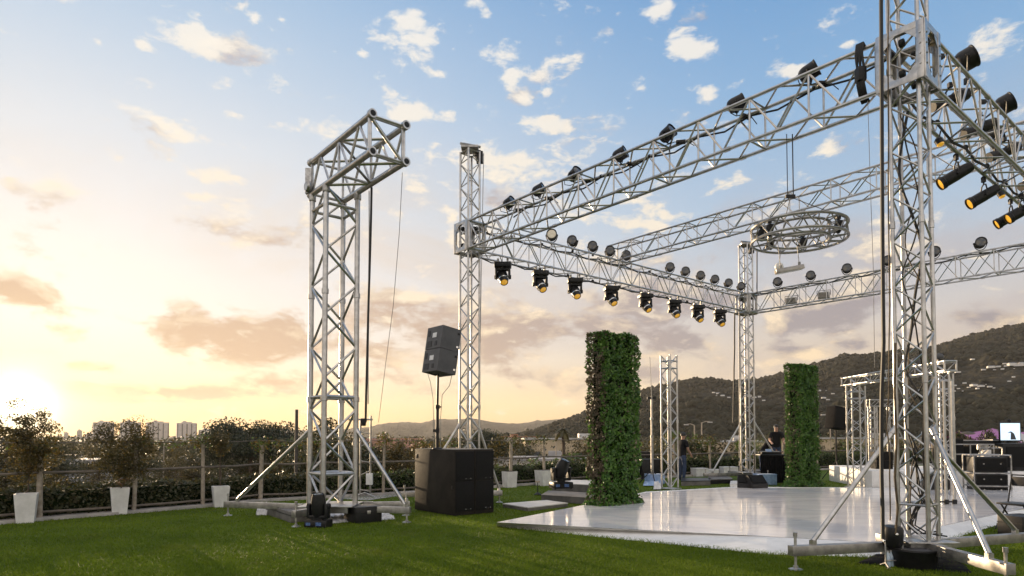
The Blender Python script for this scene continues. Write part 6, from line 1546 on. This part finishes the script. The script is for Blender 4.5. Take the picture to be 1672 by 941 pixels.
for k in ('car_white', 'car_silver', 'car_dark', 'car_red'):
    t = empty('parked_car', 'x', 'car', group='cars parked in the valley'); car_parts(t, k); cars[k] = [t, False]
for i, (px, Y, k, rz, lab) in enumerate(((58, 78, 'car_silver', .3, 'silver car parked below the fence right of the leftmost planter'), (112, 84, 'car_white', .2, 'white car parked below the fence left of the bushy sapling'), (140, 74, 'car_dark', .25, 'dark car parked beside the white car left of the bushy sapling'),
        (242, 80, 'car_white', .2, 'white car parked below the fence right of the bushy sapling'), (262, 76, 'car_silver', .2, 'silver car parked between the second and third fence posts, beside a white car'), (284, 82, 'car_silver', .3, 'silver car parked just left of the third fence post'), (298, 73, 'car_white', .15, 'white car parked nearest the third fence post'),
        (345, 78, 'car_white', .2, 'white car parked behind the planter beside the outrigger'), (380, 86, 'car_dark', .2, 'dark car parked behind the gantry outrigger stay'), (210, 96, 'car_red', .1, 'red car parked far off behind the bushy sapling'),
        (850, 66, 'car_white', .3, 'white car parked behind the back fence right of the subwoofers'), (880, 72, 'car_silver', .2, 'silver car parked in front of the grey roofed warehouse'), (948, 76, 'car_silver', .2, 'silver car parked beside the near ivy pillar beyond the fence'))):
    t, used = cars[k]; c = t if not used else dup(t); cars[k][1] = True
    p = at(px, 713, Y); c.location = (p.x, p.y, VALLEY + .02); c.rotation_euler = (0, 0, rz + (i % 2) * 1.4); c['label'] = lab
# poles and street lamps
def pole(name, lab, cat, px, Y, top_py, r, m, arm=None, head=None):
    p = at(px, 713, Y); h = at(px, top_py, Y).z - VALLEY; t = empty(name, lab, cat, (p.x, p.y, VALLEY))
    mb = MB(); mb.tube((0, 0, 0), (0, 0, h), r, 8, r * .75); mb.build('pole', m, t)
    if arm:
        mb = MB(); mb.pipe([(0, 0, h - .05), (arm * .5, 0, h + .12), (arm, 0, h + .05)], r * .5, 6); mb.build('arm', m, t)
        mb = MB(); mb.bbox((arm, 0, h + .02), (.5, .18, .12), bev=.03); mb.build('lamp_head', 'roof_pale', t)
    return t
pole('utility_pole', 'thick dark utility pole left of the gantry legs', 'pole', 484, 26, 669, .085, 'dark_post')
pole('street_lamp', 'taller of two pale street lamps between the lattice pillar and the farthest tower', 'street lamp', 1146, 70, 690, .10, 'post_wood', .9)
pole('street_lamp', 'shorter of two pale street lamps right of the free lattice pillar', 'street lamp', 1134, 72, 694, .10, 'post_wood', -.9)
pole('street_lamp', 'street lamp far behind the bushy sapling', 'street lamp', 268, 80, 722, .07, 'post_wood', .7)
pole('street_lamp', 'street lamp beyond the fence left of the near ivy pillar', 'street lamp', 908, 80, 708, .07, 'post_wood', .7)
pole('street_lamp', 'tall street lamp right of the far ivy pillar', 'street lamp', 1356, 75, 678, .08, 'post_wood', -.8)

# ================================================================== HILLS
def ridge(pts, px):
    xs = [p[0] for p in pts]; return np.interp(px, xs, [p[1] for p in pts])
BIG = [(700, 716), (840, 711), (880, 701), (930, 686), (960, 676), (1005, 660), (1048, 645), (1109, 633), (1137, 629), (1164, 629), (1195, 632), (1239, 628), (1280, 619), (1338, 607), (1378, 596), (1423, 594), (1458, 590), (1537, 584), (1564, 574), (1617, 560), (1670, 550), (1750, 535), (1900, 520), (2300, 540), (3200, 600)]
FARR = [(-900, 716), (300, 712), (440, 700), (520, 704), (598, 698), (631, 690), (662, 690), (690, 691), (720, 684), (743, 685), (779, 684), (802, 689), (828, 692), (848, 691), (879, 687), (904, 685), (960, 682), (1100, 690), (1400, 700)]
def hill(name, prof, Yf, Yr, nx, ny, amp, m, px0, px1, bump, seed):
    """front slope from its foot at Yf up to a ridge at Yr, then down behind"""
    vs = []; fs = []
    pxs = np.linspace(px0, px1, nx); cols = []
    for j, px in enumerate(pxs):
        h = at(px, float(ridge(prof, px)), Yr).z - VALLEY - bump * .8; k = (px - 836) / F
        for i in range(ny):
            u = i / (ny - 1); s_ = u / .8 if u < .8 else 1.0
            Y = Yf + (Yr - Yf) * min(1, u / .8) + (Yr * .35) * max(0, (u - .8) / .2)
            e = (math.sin(min(1, s_) * math.pi / 2) ** 1.15) if u <= .8 else 1 - ((u - .8) / .2) ** 1.3
            p = Vector((k * Y, Y, 0)); q = p * (1 / 260.0)
            r1 = mnoise.fractal(q + Vector((seed, 0, 0)), 1.0, 2.0, 5); r2 = abs(mnoise.noise(q * 1.4 + Vector((seed * 2, 5, 0))))
            damp = 1 - max(0, 1 - abs(u - .8) / .42) ** .7
            zz = h * e * (1 + (.16 * r1 - .30 * r2) * damp * min(1, s_ * 2.5)) + bump * (mnoise.noise(p / 17 + Vector((0, seed, 0))) + .9 * abs(mnoise.noise(p / 8))) * min(1, s_ * 4)
            vs.append((p.x, Y, VALLEY + (zz if h > 0 else 0) - (3 if u == 0 or u == 1 else 0)))
    for j in range(nx - 1):
        for i in range(ny - 1): fs.append((j * ny + i, (j + 1) * ny + i, (j + 1) * ny + i + 1, j * ny + i + 1))
    me = bpy.data.meshes.new(name); me.from_pydata(vs, [], fs); me.materials.append(M[m]); me.shade_smooth()
    o = link(name, me); o['kind'] = 'structure'; return o, vs, fs
def hill_fn(nt, b, P):
    v = nt.nodes.new('ShaderNodeTexVoronoi'); v.inputs['Scale'].default_value = .11; nt.links.new(P, v.inputs['Vector']); vd = S(nt, v.outputs['Distance'])
    v2 = nt.nodes.new('ShaderNodeTexVoronoi'); v2.inputs['Scale'].default_value = .045; nt.links.new(P, v2.inputs['Vector']); vd2 = S(nt, v2.outputs['Distance'])
    n1 = tex_noise(nt, P, .006, 6, .6); n2 = tex_noise(nt, P, .05, 5, .65)
    c = mixc(nt, n2.smooth(.35, .7), (0.017, 0.018, 0.012), (0.042, 0.038, 0.025)); c = mixc(nt, n1.smooth(.45, .7), c, (0.056, 0.050, 0.036))
    nt.links.new(c, b.inputs['Base Color'])
    bn = nt.nodes.new('ShaderNodeBump'); bn.inputs['Strength'].default_value = 1.0; bn.inputs['Distance'].default_value = 9.0
    nt.links.new((vd * -1.0 + vd2 * -1.2 + n2 * 1.5).k, bn.inputs['Height']); nt.links.new(bn.outputs[0], b.inputs['Normal'])
nodes_ground('hill_scrub', hill_fn, .95, .05)
hb, hv, hf = hill('hills', BIG, 260, 1150, 760, 190, 1, 'hill_scrub', 700, 2400, 4.2, 3.0)
hill('hills', FARR, 1700, 3600, 220, 40, 1, 'hill_scrub', -700, 1500, 10.0, 8.0)
HPX = [(1200, 655), (1247, 656), (1310, 648), (1318, 662), (1333, 650), (1349, 640), (1296, 661), (1575, 628), (1582, 635), (1596, 637), (1610, 630), (1623, 636), (1606, 606), (1624, 606), (1644, 600), (1656, 604), (1640, 596), (1545, 645), (1572, 641), (1190, 651), (1170, 648), (1165, 643), (1655, 618), (1530, 600)]
HP = [(x, y, 3 + (i * 7) % 5) for i, (x, y) in enumerate(HPX)] + [(1224, 649, 9), (1232, 651, 7), (1240, 650, 8), (1212, 662, 7), (1326, 641, 8), (1337, 640, 7), (1345, 652, 7), (1290, 652, 6), (1352, 655, 7), (1558, 632, 8), (1565, 637, 6), (1590, 632, 14), (1602, 633, 8), (1616, 634, 9), (1618, 602, 12), (1630, 601, 11), (1637, 605, 9), (1652, 598, 12), (1662, 599, 10), (1670, 598, 12), (1648, 625, 6), (1564, 610, 7), (1588, 589, 6), (1557, 641, 5), (1318, 658, 7), (1360, 645, 6), (1180, 648, 6), (1172, 645, 8)]
bvh = BVHTree.FromPolygons([Vector(v) for v in hv], hf)
HQ = [bvh.ray_cast(Vector((0, 0, CAMH)), ray(px, py).normalized())[0] for px, py, w in HP]
# tree crowns all over the slope, one mass
ico = bmesh.new(); bmesh.ops.create_icosphere(ico, subdivisions=1, radius=1.0); ico.verts.ensure_lookup_table()
iv = np.array([tuple(v.co) for v in ico.verts]); ifc = np.array([[v.index for v in f.verts] for f in ico.faces], np.int32); ico.free()
hva = np.array(hv); sel = np.where((hva[:, 2] > VALLEY + 4) & (hva[:, 1] < 1170) & (hva[:, 0] / hva[:, 1] > -.02) & (hva[:, 0] / hva[:, 1] < .98))[0]
wgt = 1.0 / np.maximum(hva[sel, 1], 1) ** .3; sel = RNG.choice(sel, 17000, p=wgt / wgt.sum()); pq = hva[sel]; keep = np.ones(len(sel), bool)
for q in HQ:
    if q is None: continue
    dr = np.array([q.x, q.y]) / math.hypot(q.x, q.y); rel = pq[:, :2] - np.array([q.x, q.y]); al = rel @ dr; ac = np.abs(rel @ np.array([dr[1], -dr[0]]))
    keep &= ~((ac < 11) & (al < 8) & (al > -34))
sel = sel[keep]; n = len(sel)
sc_ = RNG.uniform(1.0, 3.3, (n, 1, 1)) * RNG.uniform(.75, 1.35, (n, 1, 3)) * np.array([1, 1, .85]) * RNG.uniform(.8, 1.2, (n, len(iv), 1))
V = hva[sel][:, None, :] + iv[None] * sc_ + np.array([0, 0, .6]); Fc = (ifc[None] + (np.arange(n) * len(iv))[:, None, None]).reshape(-1)
me = bpy.data.meshes.new('hillside_wood'); me.vertices.add(n * len(iv)); me.vertices.foreach_set('co', V.ravel()); me.loops.add(len(Fc)); me.loops.foreach_set('vertex_index', Fc.astype(np.int32))
me.polygons.add(len(Fc) // 3); me.polygons.foreach_set('loop_start', np.arange(0, len(Fc), 3, dtype=np.int32)); me.materials.append(M['hill_tree']); me.update(calc_edges=True); me.validate(); me.shade_smooth()
tag(link('hillside_wood', me), 'scrubby dark woodland covering the hillside', 'woodland', kind='stuff')
hg = None
for i, (px, py, w) in enumerate(HP):
    hit = bvh.ray_cast(Vector((0, 0, CAMH)), ray(px, py).normalized())
    if hit[0] is None: continue
    q = hit[0]; d = w * .9
    reg = ('above the black table', 'left of the near tower', 'right of the near tower')[(px > 1290) + (px > 1500)]
    if hg is None:
        t = empty('hillside_house', 'x', 'house', (0, 0, 0))
        mb = MB(); mb.box((0, 0, 1.0), (10, 8, 6)); mb.build('wall', 'hill_house', t, smooth=False)
        mb = MB(); mb.add([(-5.4, -4.5, 4), (5.4, -4.5, 4), (5.4, 4.5, 4), (-5.4, 4.5, 4), (-4, 0, 6), (4, 0, 6)], [(0, 1, 5, 4), (2, 3, 4, 5), (1, 2, 5), (3, 0, 4), (3, 2, 1, 0)]); mb.build('roof', 'roof_grey', t, smooth=False)
        hg = t
    else: t = dup(hg)
    t.location = q + Vector((0, 0, 1.6 * s_ if False else .8)); s_ = w / 10.0 * (q.y / 1000.0) * random.uniform(.5, .85); t.scale = (s_ * random.uniform(.9, 1.5), s_, s_ * random.uniform(.55, .8)); t.rotation_euler = (0, 0, random.uniform(-.5, .5) - .3)
    t['group'] = 'pale houses on the hillside ' + reg; t['label'] = 'tiny pale house among the trees on the hillside ' + reg

# ================================================================== AIR
def build_haze():
    m = bpy.data.materials.new('haze_air'); m.use_nodes = True; nt = m.node_tree; nt.nodes.clear()
    out = nt.nodes.new('ShaderNodeOutputMaterial'); v = nt.nodes.new('ShaderNodeVolumePrincipled')
    v.inputs['Color'].default_value = (.92, .90, .88, 1); v.inputs['Density'].default_value = HAZE_D; v.inputs['Anisotropy'].default_value = .30
    nt.links.new(v.outputs[0], out.inputs['Volume']); M['haze_air'] = m
    mb = MB(); mb.box((0, 2400, (VALLEY - 1 + 300) / 2), (9000, 7000, 300 - VALLEY + 1)); o = mb.build('haze', 'haze_air', smooth=False); o['kind'] = 'stuff'; o['label'] = 'warm evening haze in the air over the valley'; o['category'] = 'haze'
HAZE_D = 0.00008
USE_HAZE = True
if USE_HAZE: build_haze()
